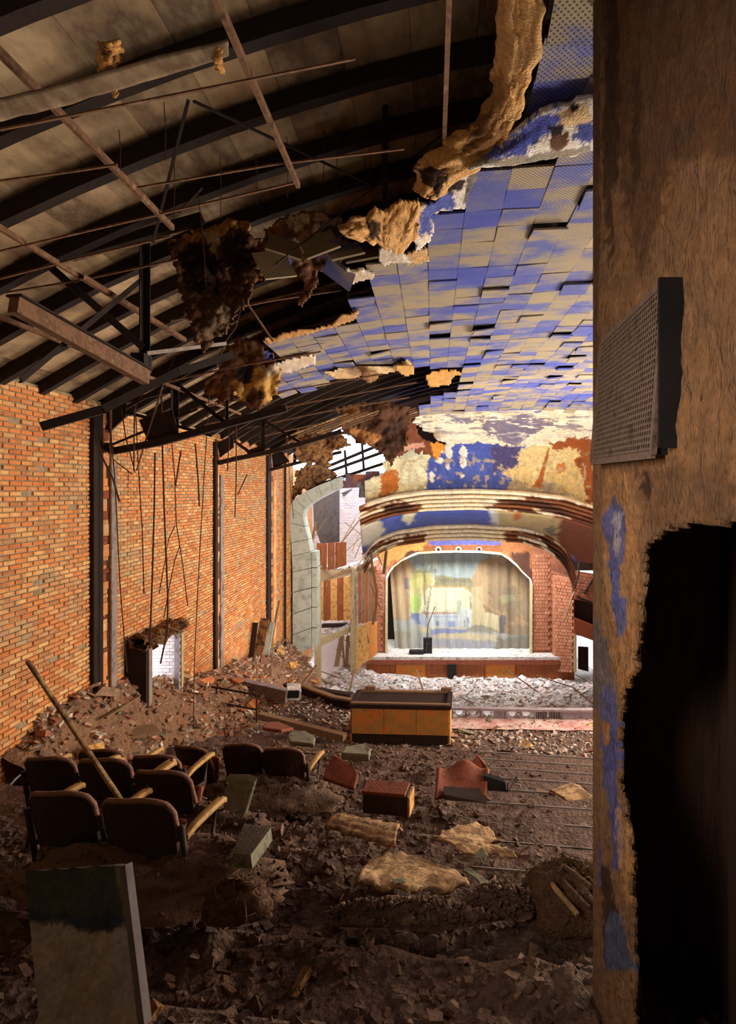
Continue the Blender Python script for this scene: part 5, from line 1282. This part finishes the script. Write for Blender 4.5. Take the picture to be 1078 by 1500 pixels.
m_ = MB(); m_.prism([P(690, 1126, 7.7), P(700, 1107, 7.9), P(712, 1122, 7.7), P(712, 1136, 7.6)], (0, .06, 0)); obj('corner_flap', rel(m_, ls), M['cushion'], ls)
m_ = MB(); m_.prism([P(664, 1121, 7.7), P(694, 1116, 7.9), P(704, 1108, 8), P(690, 1124, 7.7)], (0, .06, 0)); obj('back_flap', rel(m_, ls), M['cushion'], ls)
m_ = MB(); m_.prism([P(650, 1172, 6.95), P(713, 1176, 6.9), P(713, 1168, 7), P(650, 1164, 7)], (0, .2, 0)); obj('frame', rel(m_, ls), M['void'], ls)
bs = empty('black_seat_frame', P(730, 1158, 7.3), 0, 'black bent seat frame beside the leather seat', 'seat frame')
m_ = MB(); m_.prism([P(708, 1136, 7.4), P(740, 1146, 7.2), P(742, 1160, 7.1), P(712, 1158, 7.2)], (0, .1, 0)); obj('pan', rel(m_, bs), M['black'], bs)
m_ = MB(); m_.tube([P(743, 1160, 7.1), P(744, 1148, 7.15), P(758, 1137, 7.3), P(746, 1158, 7.1)], .012, 6); obj('wire_leg', rel(m_, bs), M['iron'], bs)
# heap of matted fibre at the right, and by the near seat
def heap(name, cx, cy, d, rx, rz_, ry, label, seed, mm='fibre'):
    c = P(cx, cy, d); nu, nv = 44, 18; mb = MB()
    for j in range(nv+1):
        for i in range(nu):
            a = 2*math.pi*i/nu; b2 = (j/nv)*math.pi/2
            r_ = 1+.5*(float(fbm(math.cos(a)*2+seed, math.sin(a)*2+b2*2, seed, 3))-.5)+.35*(float(fbm(a*4, b2*6, seed+3, 3))-.5)
            mb.v.append((math.cos(a)*math.cos(b2)*rx*r_, math.sin(a)*math.cos(b2)*ry*r_, math.sin(b2)*rz_*r_-.02))
    for j in range(nv):
        for i in range(nu):
            a = j*nu+i; b2 = j*nu+(i+1) % nu; mb.f.append((a, b2, b2+nu, a+nu))
    rnd = random.Random(seed)
    for k in range(46):
        a = rnd.uniform(0, 6.28); b2 = rnd.uniform(.1, 1.3); p = Vector((math.cos(a)*math.cos(b2)*rx, math.sin(a)*math.cos(b2)*ry, math.sin(b2)*rz_))
        dv = Vector((rnd.uniform(-1, 1), rnd.uniform(-1, 1), rnd.uniform(-1, .2))).normalized()*rnd.uniform(.06, .16)
        mb.tube([p*.98, p*1.05+dv*.5, p*.98+dv], .004, 4)
    if mm == 'clod':
        for k in range(200):
            a = rnd.uniform(0, 6.28); b2 = rnd.uniform(.05, 1.4); r_ = 1+.5*(float(fbm(math.cos(a)*2+seed, math.sin(a)*2+b2*2, seed, 3))-.5)
            mb.chip((math.cos(a)*math.cos(b2)*rx*r_, math.sin(a)*math.cos(b2)*ry*r_, math.sin(b2)*rz_*r_), rnd.uniform(.012, .05), rnd, .6)
    o = obj(name, mb, M[mm], smooth=True); o.location = c; return tag(o, label, 'heap')
heap('fibre_heap', 835, 1330, 4.5, .42, .36, .30, 'matted brown fibre heap against the pier at the right of the steps', 2)
heap('fibre_heap', 345, 1330, 3.7, .22, .18, .15, 'straw-like fibre heap below the near armrest', 3)
heap('fibre_heap', 600, 1345, 4.2, .6, .14, .10, 'low crumbled heap in front of the bulged sheet', 5, 'clod')
heap('fibre_heap', 735, 1326, 4.35, .26, .14, .13, 'small crumbled heap between bulged sheet and right heap', 7, 'clod')
heap('debris_bank', 215, 1292, 4.25, .95, .28, .36, 'dark debris bank burying the feet of the nearest seat row', 9, 'clod')
heap('debris_bank', 230, 1215, 5.15, .95, .25, .30, 'dark debris bank under the second row of seats', 10, 'clod')
heap('debris_bank', 392, 1172, 7.3, .85, .3, .34, 'dark debris bank burying the feet of the three middle seats', 11, 'clod')
for k, (p0, p1, p2) in enumerate((((795, 1270), (812, 1300), (846, 1340)), ((802, 1262), (830, 1296), (862, 1330)), ((810, 1258), (842, 1280), (866, 1300)))):
    m_ = MB(); m_.tube([P(*p0, 4.65), P(*p1, 4.3), P(*p2, 4.15)], .02, 6); tag(obj('fallen_strip', m_, M['curl'] if k == 0 else M['fibre']), ['tan strip curving down over the right fibre heap', 'brown strip in the middle of the right fibre heap', 'short brown strip at the top of the right fibre heap'][k], 'strip')
for k, (x, y, d, s_) in enumerate(((695, 1282, 4.9, .22), (724, 1240, 5.2, .16), (705, 1250, 5.0, .14), (583, 1290, 4.5, .14), (836, 1160, 7.0, .5))):
    c = P(x, y, d); m_ = MB(); m_.chip((0, 0, 0), s_, R, .25); m_.v = [(v[0], v[1], v[2]*.35) for v in m_.v]; o = obj('tile_fragment', m_, M['grey_board'] if k < 4 else M['curl']); o.location = c
    tag(o, ['grey tile fragment right of the bulged sheet', 'small tile fragment beside the lower curled sheet', 'small tile fragment under the lower curled sheet', 'tile fragment half under the bulged sheet', 'long tan fragment on the steps by the pier'][k], 'fragment')
# ================================================================== UNDER THE ROOF: steel, channels, hanging plaster, wires
def member(name, a, b, w_, par, mm='steel', **k):
    m_ = MB(); m_.angle(a, b, w_); return obj(name, rel(m_, par) if par else m_, M[mm], par, **k)
def plate(name, pts, th, par, mm='steel'):
    m_ = MB(); m_.prism(pts, (0, th, 0)); return obj(name, rel(m_, par), M[mm], par)
# truss over the near bay
t1 = empty('roof_truss', (-3.44, 7, 1.4), 0, 'near black steel truss with a thick upright post and long diagonals', 'truss')
member('post', (-3.44, 7, 1.40), (-3.44, 7, 3.0), .085, t1)
m_ = MB(); m_.bar((-3.44, 7, 1.42), (-3.44, 7, 1.62), .2, .16); obj('gusset', rel(m_, t1), M['steel'], t1)
m_ = MB(); m_.bar(P(20, 444, 5.2), P(214, 553, 7.0), .10, .17); obj('bottom_chord', rel(m_, t1), M['channel'], t1, label='brown lower chord receding to the post')
m_ = MB(); m_.bar(P(20, 432, 5.2), P(214, 541, 7.0), .16, .02); obj('chord_flange', rel(m_, t1), M['steel'], t1)
member('diagonal', P(60, 385, 6.6), P(207, 512, 7.0), .07, t1); member('diagonal', P(30, 560, 5.6), P(204, 415, 7.0), .05, t1)
member('diagonal', P(119, 408, 6.2), P(270, 500, 8.6), .05, t1, 'channel')
member('diagonal', P(214, 520, 7), P(330, 505, 8.4), .04, t1, 'fascia'); member('top_chord', P(0, 410, 6.8), P(300, 325, 7.0), .1, t1)
m_ = MB(); m_.bar(P(60, 625, 6.9), P(150, 600, 7.2), .1, .1); m_.bar(P(150, 600, 7.2), P(260, 545, 7.8), .1, .1); m_.bar(P(260, 545, 7.8), P(340, 520, 8.4), .1, .1); obj('curved_chord', rel(m_, t1), M['steel'], t1)
def truss(d, pts, gus, label, w_, posts):
    o = empty('roof_truss', P(*pts[0], d), 0, label, 'truss')
    m_ = MB()
    for a, b2 in zip(pts[:-1], pts[1:]): m_.bar(P(*a, d), P(*b2, d), w_, w_)
    obj('bottom_chord', rel(m_, o), M['steel'], o)
    for g in gus: plate('gusset', [P(x, y, d+.02) for (x, y) in g], .05, o)
    for (p0, p1, ww) in posts: member('web', P(*p0, d+.04), P(*p1, d+.1), ww, o)
    return o
truss(10.7, [(155, 652), (165, 661), (234, 648), (330, 622), (420, 598)], [[(203, 615), (252, 600), (262, 640), (218, 650)], [(155, 588), (184, 590), (184, 610), (158, 634)]], 'second black truss chord curving off the near pier below the roof', .12,
      [((252, 640), (252, 560), .1), ((158, 630), (210, 520), .05), ((184, 590), (250, 575), .06), ((330, 622), (252, 560), .06), ((330, 622), (330, 560), .05), ((100, 582), (310, 640), .05), ((184, 600), (290, 540), .05), ((165, 652), (290, 600), .03)])
truss(16.3, [(320, 678), (345, 672), (400, 661), (440, 650), (500, 632)], [[(318, 648), (340, 638), (342, 655), (322, 670)], [(360, 660), (385, 652), (388, 662), (364, 668)]], 'third black truss chord running off the second pier', .12,
      [((382, 660), (382, 615), .1), ((340, 640), (382, 615), .06), ((440, 650), (382, 615), .06), ((342, 648), (362, 662), .08)])
truss(21.6, [(396, 688), (440, 677), (500, 662)], [[(398, 666), (412, 660), (424, 676), (400, 686)]], 'fourth black truss chord near the sooty hood', .11, [((430, 678), (430, 640), .09), ((412, 660), (450, 640), .07)])
# long ceiling runners that still hang where the plaster fell
RUN = [(-2.5, 2.53, 2.6, 5.7, 'rusted ceiling runner nearest the top left corner'), (-1.2, 2.73, 3.0, 5.3, 'pale rusted ceiling runner crossing the dark roof at the upper middle'), (.1, 2.9, 3.4, 4.85, 'short rusted ceiling runner hanging at the top beside the plaster curl'),
       (-4.6, 1.85, 4.5, 14.2, 'long rusted ceiling runner just above the brick wall'), (-3.72, 2.26, 4.2, 8.7, 'rusted ceiling runner crossing the near truss post')]
for (x, z, y0, y1, lb) in RUN:
    m_ = MB(); m_.bar((x, y0, z), (x, y1, z), .034, .03); m_.bar((x+.014, y0, z+.02), (x+.014, y1, z+.02), .008, .03); loc = Vector((x, (y0+y1)/2, z)); m_.v = [tuple(Vector(v)-loc) for v in m_.v]
    o = obj('ceiling_runner', m_, M['channel']); o.location = loc; tag(o, lb, 'channel')
CR_ = [((0, 190), (400, 110), (520, 86), 3.9, 'topmost thin cross channel of the fallen ceiling'), ((0, 265), (100, 252), (172, 241), 4.5, 'short cross channel at the upper left ending in mid air'), ((190, 277), (400, 241), (592, 218), 5.0, 'cross channel in the middle of the dark roof'),
       ((0, 368), (250, 310), (430, 268), 5.4, 'cross channel just above the hanging plaster'), ((0, 408), (100, 382), (250, 346), 5.9, 'lower cross channel left of the hanging plaster'), ((0, 430), (120, 410), (260, 380), 6.6, 'lowest cross channel left of the hanging plaster'),
       ((250, 470), (400, 440), (500, 425), 8.6, 'bent cross channel below the hanging plaster'), ((330, 455), (450, 425), (530, 412), 9.4, 'cross channel under the gap in the middle'), ((200, 570), (330, 540), (470, 515), 10.2, 'long cross channel running to the tile edge'),
       ((280, 600), (420, 572), (560, 548), 12.5, 'cross channel over the long tear'), ((300, 622), (440, 592), (610, 560), 14.5, 'second cross channel over the long tear'), ((340, 632), (470, 604), (600, 582), 16.5, 'third cross channel over the long tear'), ((380, 640), (480, 618), (590, 596), 18.5, 'last cross channel over the long tear')]
for k, (a, b2, c, d, lb) in enumerate(CR_):
    m_ = MB(); pts = [P(*a, d), P(*b2, d), P(*c, d)]; r_ = .0045+.0009*d
    m_.bar(pts[0], pts[1], r_*2, r_*1.6); m_.bar(pts[1], pts[2], r_*2, r_*1.6); loc = pts[1].copy(); m_.v = [tuple(Vector(v)-loc) for v in m_.v]
    o = obj('cross_channel', m_, M['channel']); o.location = loc; tag(o, lb, 'channel')
for k, (a, b2, d0, d1, r_, mm, lb) in enumerate((((400, 390), (760, 110), 6.2, 7.0, .009, 'steel', 'long thin brace crossing the dark roof up to the plaster curl'), ((283, 148), (548, 273), 5.0, 6.4, .012, 'steel', 'dark flat brace running down right through the roof'), ((276, 146), (224, 356), 5.0, 5.6, .012, 'steel', 'dark flat brace running down left through the roof'),
      ((564, 60), (564, 330), 6.3, 6.3, .04, 'steel', 'broad dark hanger post at the top centre'), ((330, 395), (410, 350), 7, 7.4, .012, 'channel', 'short bent rod in front of the hanging plaster'), ((345, 420), (400, 500), 8, 8.6, .014, 'channel', 'rusty rod slanting below the hanging plaster'),
      ((296, 275), (262, 312), 5.4, 5.6, .009, 'steel', 'short loose strap in the pale roof strip'))):
    m_ = MB(); a, b2 = P(*a, d0), P(*b2, d1); loc = (a+b2)/2; m_.bar(a-loc, b2-loc, r_*2, r_*1.4); o = obj('roof_brace', m_, M[mm]); o.location = loc; tag(o, lb, 'brace')
WIRES = [((290, 280), (302, 420), 5.4), ((174, 190), (176, 250), 4.6), ((240, 150), (242, 235), 4.6), ((322, 230), (323, 320), 5.4), ((374, 225), (376, 300), 5.6), ((420, 200), (421, 290), 5.8), ((474, 190), (473, 270), 6.0), ((493, 200), (492, 290), 6.1), ((540, 180), (541, 290), 6.4), ((255, 240), (254, 320), 5.2)]
for k, (a, b2, d) in enumerate(WIRES):
    m_ = MB(); a, b2 = P(*a, d), P(*b2, d); loc = a.copy(); m_.tube([a-loc, (a+b2)/2-loc+Vector((.01, 0, 0)), b2-loc], .004, 4); o = obj('hanger_wire', m_, M['wire']); o.location = loc
    tag(o, 'thin straight hanger wire dropping from the dark roof, %s counted from the left' % ORD[sorted([q[0][0] for q in WIRES]).index(WIRES[k][0][0])], 'wire')
ROD = [([(163, 640), (168, 700), (176, 860), (186, 985)], 10.5), ([(198, 590), (203, 690), (208, 770), (211, 870)], 11), ([(227, 663), (226, 740), (223, 850), (219, 950)], 11.2), ([(236, 560), (238, 660), (241, 760), (246, 880), (245, 925), (235, 972)], 11.0), ([(251, 640), (256, 700), (258, 765), (268, 830), (275, 888)], 11.5),
       ([(256, 770), (247, 790), (240, 830), (233, 870)], 11.6), ([(265, 660), (257, 712)], 11.6), ([(308, 560), (300, 680), (293, 800), (285, 960), (283, 1068)], 12), ([(286, 650), (290, 700), (292, 742)], 12.4), ([(263, 800), (256, 820), (250, 850), (240, 905)], 11.5),
       ([(139, 636), (150, 670), (165, 700), (175, 735)], 9.9), ([(346, 620), (346, 700), (344, 757)], 15.5), ([(362, 695), (348, 725)], 15.6), ([(188, 690), (188, 800), (186, 860)], 11.6), ([(165, 673), (180, 684), (194, 695)], 11.0), ([(330, 600), (336, 640), (333, 690)], 10.75), ([(420, 640), (424, 700), (430, 760)], 18), ([(178, 600), (184, 640), (198, 692)], 10.72)]
xs0 = sorted(r_[0][0][0] for r_ in ROD)
for k, (pts, d) in enumerate(ROD):
    q = [P(x, y, d+.15*math.sin(k+i)) for i, (x, y) in enumerate(pts)]; loc = q[0].copy(); m_ = MB(); m_.tube([p-loc for p in q], .016 if k in (2, 3, 6, 8, 10, 11, 12) else .010, 6)
    o = obj('hanging_rod', m_, M['wire']); o.location = loc; tag(o, 'rusty rod hanging before the left brick wall, %s by its top from the left' % ORD[k if False else sorted(range(len(ROD)), key=lambda i: ROD[i][0][0][0]).index(k)], 'rod')
m_ = MB(); q = [P(x, y, 10.7) for (x, y) in ((200, 690), (215, 640), (240, 560), (262, 510), (285, 490))]; m_.tube(q, .016, 6); tag(obj('drooping_cable', m_, M['channel']), 'long curved cable drooping from the near truss', 'cable')
m_ = MB(); q = [P(x, y, 10.0) for (x, y) in ((196, 690), (197, 600), (210, 575), (230, 555))]; m_.tube(q, .012, 6); tag(obj('drooping_cable', m_, M['wire']), 'shorter curved cable left of the long drooping one', 'cable')
m_ = MB(); q = [P(x, y, 9) for (x, y) in ((316, 540), (330, 500), (345, 480), (356, 440))]; m_.tube(q, .012, 6); tag(obj('drooping_cable', m_, M['wire']), 'short curved cable beside the lower hanging plaster', 'cable')

# ---- plaster torn from the ceiling: each sheet hangs at the ceiling it broke from
def dc(dz):                               # depth of a sheet hanging dz below the ceiling surface
    cache = {}
    def f(x, y):
        ix, iy = math.floor(x/10), math.floor(y/10); fx, fy = x/10-ix, y/10-iy; c4 = []
        for k_ in ((ix, iy), (ix+1, iy), (ix, iy+1), (ix+1, iy+1)):
            if k_ not in cache:
                lo, hi = 2.5, 24.0
                for _ in range(26):
                    Y = (lo+hi)/2; X = (k_[0]*10-CX)*Y/F
                    if CY-F*(zceil(X, Y)-dz)/Y < k_[1]*10: lo = Y
                    else: hi = Y
                cache[k_] = Y
            c4.append(cache[k_])
        return (c4[0]*(1-fx)+c4[1]*fx)*(1-fy)+(c4[2]*(1-fx)+c4[3]*fx)*fy
    return f
def flat_d(y0, d0, y1, d1): return lambda x, y: d0+(d1-d0)*(y-y0)/(y1-y0)
TANL = [((222, 176, 108), [(0, 0), (1000, 0), (1000, 330), (0, 330)], 30, .35), ((60, 38, 24), [(600, 240), (660, 250), (640, 290), (618, 262)], 12), ((70, 46, 30), [(540, 320), (556, 325), (556, 350), (536, 350)], 8), ((140, 92, 50), [(690, 140), (740, 100), (745, 200), (700, 240)], 10, .6), ((96, 62, 38), [(700, 170), (730, 150), (700, 215), (676, 225)], 8, .7)]
dq = dc(.12)
def dl(L, off=0): return [(x, y, dq(x, y)+off) for (x, y) in L]
lofted('plaster_curl', dl([(735, -40), (730, 40), (728, 110), (706, 158), (682, 186), (650, 212), (616, 244), (603, 275)], .25), dl([(800, -40), (792, 40), (782, 110), (768, 158), (748, 202), (720, 228), (690, 248), (640, 292)]), (0, -.05, -.05), 'long tan curl of torn plaster sweeping up to the top of the ceiling', cat='plaster', wob=.16, seed=3, nu=160, nv=26, edge=.55, layers=TANL, base=(222, 172, 112), th=.03)
lofted('plaster_curl', dl([(496, 332), (530, 317), (566, 304), (606, 284), (614, 300)], .1), dl([(512, 346), (540, 354), (566, 364), (590, 366), (612, 352)]), (0, -.08, -.06), 'broad tan plaster sheet hanging at the centre of the tear', cat='plaster', wob=.14, seed=14, nu=80, nv=30, edge=.4, layers=TANL, base=(220, 168, 106), th=.03)
WHT = (232, 222, 206)
spandrel('painted_plaster', [(655, 262), (700, 244), (688, 285), (682, 304), (650, 308), (634, 312), (631, 355), (606, 366), (608, 305), (640, 290)], 0, .04, M['paint'], 'torn blue and white plaster below the tan curl', 'plaster', df=dc(.04), seed=5, base=WHT, rag=5, step=2.5, curl=.05,
         layers=[((88, 100, 180), [(625, 290), (660, 275), (664, 300), (640, 306), (628, 340), (612, 340)], 8), ((50, 36, 32), [(655, 255), (678, 258), (676, 275), (658, 278)], 8), ((120, 110, 100), [(685, 240), (704, 240), (690, 300), (680, 302)], 4)])
lofted('painted_plaster', dl([(684, 243), (740, 240), (800, 232), (868, 218), (960, 206)], -.05), dl([(700, 236), (742, 198), (790, 162), (868, 138), (960, 128)], .02), (0, -.03, -.05), 'blue and white painted plaster band sagging across the upper tiles', cat='plaster', wob=.06, seed=6, nu=90, nv=24, edge=.12, base=WHT, th=.04,
         layers=[((82, 94, 182), [(750, 195), (800, 158), (830, 160), (815, 190), (790, 200), (760, 226), (700, 236), (720, 216)], 14), ((66, 74, 140), [(838, 175), (960, 160), (960, 205), (845, 205)], 8), ((222, 190, 140), [(820, 160), (866, 148), (866, 172), (840, 178), (820, 185)], 6), ((92, 58, 34), [(804, 192), (832, 188), (830, 205), (815, 222), (806, 215)], 5), ((34, 22, 18), [(800, 182), (826, 180), (822, 194), (806, 196)], 4), ((34, 22, 18), blob(842, 156, 8, 7), 2), ((150, 140, 124), [(690, 236), (760, 226), (866, 208), (866, 222), (740, 242)], 4)])
DKL = [((196, 140, 72), [(250, 335), (300, 330), (330, 320), (400, 320), (390, 345), (345, 338), (300, 350), (262, 362)], 14), ((216, 190, 150), [(300, 345), (320, 340), (322, 380), (312, 370)], 6, .8), ((150, 100, 56), [(370, 350), (400, 350), (400, 400), (372, 410)], 14, .8), ((24, 17, 13), [(260, 370), (300, 355), (330, 400), (320, 440), (280, 420)], 14, .8), ((112, 92, 66), [(300, 430), (345, 440), (330, 500), (300, 510)], 14, .7), ((30, 22, 18), [(325, 345), (370, 350), (375, 400), (345, 420)], 14, .8)]
spandrel('hanging_plaster', [(244, 352), (290, 342), (335, 322), (362, 330), (398, 360), (404, 395), (376, 420), (350, 455), (322, 498), (304, 515), (288, 500), (276, 470), (266, 430), (254, 395)], 0, .03, M['dark_plaster'], 'biggest dark sheet of plaster and lath hanging in the roof', 'plaster', df=flat_d(330, 7.0, 515, 7.3), seed=7, base=(104, 72, 48), layers=DKL, rag=12, step=2.5, curl=.2)
DK2 = [((216, 196, 164), [(420, 314), (450, 312), (452, 330), (434, 340), (424, 332)], 7), ((206, 180, 140), [(424, 350), (438, 352), (440, 384), (428, 378)], 6), ((88, 94, 150), [(388, 345), (420, 350), (430, 396), (400, 400)], 10, .8), ((34, 24, 20), [(465, 322), (510, 325), (505, 350), (470, 350)], 10, .8), ((170, 112, 60), [(392, 330), (410, 325), (425, 345), (405, 350)], 8, .8), ((128, 108, 150), [(465, 350), (500, 345), (490, 380), (465, 380)], 8, .8)]
spandrel('hanging_plaster', [(385, 335), (415, 318), (462, 312), (500, 320), (522, 338), (506, 378), (472, 402), (450, 445), (436, 440), (440, 405), (412, 392), (390, 372)], 0, .03, M['dark_plaster'], 'hanging plaster with white and blue scraps left of the tan sheet', 'plaster', df=flat_d(315, 7.2, 445, 7.9), seed=8, base=(122, 84, 56), layers=DK2, rag=11, step=2.5, curl=.16)
DK3 = [((214, 166, 92), [(365, 540), (410, 540), (412, 575), (380, 600), (345, 585), (342, 560)], 10), ((230, 206, 170), [(380, 540), (412, 530), (410, 545), (385, 552)], 5), ((58, 52, 50), blob(358, 548, 13, 16), 5), ((92, 60, 40), blob(374, 582, 13, 13), 4), ((84, 92, 168), [(385, 500), (400, 500), (400, 530), (386, 530)], 3), ((110, 66, 36), [(300, 555), (320, 545), (322, 580), (302, 580)], 8), ((120, 80, 46), [(345, 500), (385, 495), (388, 530), (350, 530)], 10, .7)]
spandrel('hanging_plaster', [(298, 562), (318, 536), (332, 510), (352, 494), (384, 490), (392, 520), (412, 545), (408, 572), (378, 602), (358, 590), (345, 578), (318, 590), (302, 578)], 0, .03, M['dark_plaster'], 'lower hanging plaster with an ochre patch left of the tile field', 'plaster', df=flat_d(490, 10.2, 600, 10.6), seed=9, base=(110, 74, 50), layers=DK3, rag=11, step=2.5, curl=.2)
spandrel('hanging_plaster', [(494, 600), (512, 588), (560, 590), (596, 592), (604, 625), (594, 655), (575, 680), (556, 660), (528, 648), (505, 632)], 0, .03, M['dark_plaster'], 'brown plaster hanging over the bright gap before the cove', 'plaster', df=flat_d(590, 18.5, 680, 19.2), seed=10, base=(88, 58, 40), layers=[((186, 138, 78), [(495, 595), (525, 590), (520, 615), (500, 622)], 8, .8), ((190, 130, 70), [(510, 625), (560, 640), (540, 652), (512, 636)], 6, .7), ((56, 40, 32), [(555, 625), (595, 610), (590, 660), (560, 660)], 8, .7)], rag=9, step=2, curl=.25)
spandrel('hanging_plaster', [(592, 612), (605, 606), (616, 640), (640, 648), (652, 655), (640, 676), (632, 668), (610, 660), (580, 668), (575, 655), (598, 645)], 0, .03, M['dark_plaster'], 'splintered rust brown edge where the ceiling meets the cove', 'plaster', df=flat_d(606, 21, 676, 23.2), seed=11, base=(120, 66, 40), layers=[((222, 140, 50), [(628, 642), (652, 650), (648, 678), (636, 670)], 4), ((206, 150, 120), [(585, 652), (620, 648), (622, 655), (588, 660)], 2)], rag=7, step=2, curl=.15)
spandrel('sooty_debris', [(420, 640), (455, 625), (500, 632), (520, 652), (490, 665), (478, 682), (450, 676), (432, 668)], 0, .1, M['dark_plaster'], 'tangled sooty debris left of the bright roof gap', 'debris', df=flat_d(625, 20, 680, 21), seed=15, rag=10, step=2, curl=.3)
for k, (poly, dz, col, lb) in enumerate((([(388, 540), (430, 522), (464, 518), (464, 532), (425, 545), (392, 552)], .10, WHT, 'cream plaster flap at the left corner of the tile field'), ([(330, 560), (386, 536), (402, 548), (372, 568), (345, 580)], .2, (206, 160, 90), 'ochre plaster flap left of the tile field'), ([(386, 496), (430, 484), (478, 478), (500, 462), (530, 452), (526, 462), (490, 480), (440, 492), (392, 502)], .06, (206, 150, 90), 'splintered tan edge along the upper left of the tile field'),
      ([(556, 362), (586, 366), (604, 384), (560, 388), (553, 378)], .07, WHT, 'cream plaster stub below the broad tan sheet'), ([(590, 372), (626, 360), (628, 384), (592, 386)], .05, (214, 178, 130), 'tan tile stub right of the cream stub'), ([(505, 392), (550, 396), (550, 408), (515, 414)], .08, WHT, 'white splinter below the dangling blue tiles'),
      ([(470, 545), (530, 536), (560, 538), (600, 528), (605, 540), (560, 548), (500, 556)], .08, (224, 196, 150), 'pale splintered edge above the long tear'), ([(622, 546), (660, 540), (680, 546), (664, 552), (660, 562), (640, 568), (626, 566)], .08, (206, 150, 74), 'orange splintered lath at the right end of the long tear'), ([(578, 536), (606, 534), (608, 548), (596, 552), (580, 544)], .2, (206, 164, 98), 'tan scrap hanging above the long tear'), ([(528, 545), (552, 540), (556, 552), (540, 562), (528, 556)], .25, (110, 70, 44), 'brown scrap hanging above the long tear'))):
    base = col
    spandrel('ceiling_scrap', poly, 0, .03, M['paint'], lb, 'plaster', df=dc(dz), seed=20+k, base=base, layers=[((110, 70, 40), poly, 16, .25), ((210, 170, 110), [(p[0]+3, p[1]+2) for p in poly], 12, .3)], rag=3, step=2.5, curl=.06)
lofted('ceiling_board', dl([(-20, 182), (100, 152), (220, 116), (335, 82)]), dl([(-20, 150), (100, 120), (220, 86), (335, 58)]), (0, 0, 0), 'beige board still hanging at the top left corner', mm='deck', cat='board', wob=.02, nu=40, nv=6, edge=.1)
spandrel('ceiling_scrap', [(142, 60), (176, 60), (175, 112), (172, 142), (164, 132), (154, 116), (146, 108)], 0, .02, M['tan_plaster'], 'ragged yellow plaster tatter dangling from the beige board', 'plaster', df=dc(.1), seed=52, rag=7, step=2.5, curl=.08)
spandrel('ceiling_scrap', [(312, 70), (330, 70), (328, 108), (318, 104)], 0, .02, M['tan_plaster'], 'small plaster tatter dangling at the top beside the long runner', 'plaster', df=dc(.1), seed=53, rag=5, step=2.5, curl=.08)
for k, (px, py, dz, rot, lb) in enumerate(((497, 400, .14, (1.0, .5, .5), 'blue tile dangling by a corner left of the cream stub'), (505, 368, .02, (.7, -.3, .2), 'blue tile hanging edge down above the dangling one'), (530, 378, .04, (.5, -.2, .05), 'blue tile still fixed beside the cream stub'), (402, 388, .06, (1.1, -.3, .6), 'grey blue tile caught in the hanging plaster'), (418, 362, .02, (.8, .2, .3), 'blue tile caught above the hanging plaster'), (468, 358, .04, (.9, -.4, .1), 'stained tile hanging between the plaster sheets'))):
    o = bpy.data.objects.new('dangling_tile', tme); C.objects.link(o); o.location = P(px, py, dc(dz)(px, py)); o.rotation_euler = rot; tag(o, lb, 'tile', 'tiles dangling at the edge of the tear')
# lath ribs in the long tear
for k in range(12):
    x0 = 420+k*15; m_ = MB(); a, b2 = P(x0, 640-k*2, 17+k*.3), P(x0+90, 606-k*1.5, 17.4+k*.3); loc = (a+b2)/2; m_.bar(a-loc, b2-loc, .05, .04); o = obj('lath_strip', m_, M['channel' if k % 3 else 'curl']); o.location = loc
    tag(o, 'thin rusty lath slanting in the dark tear beside the tiles, %s from the left' % ORD[k], 'lath')
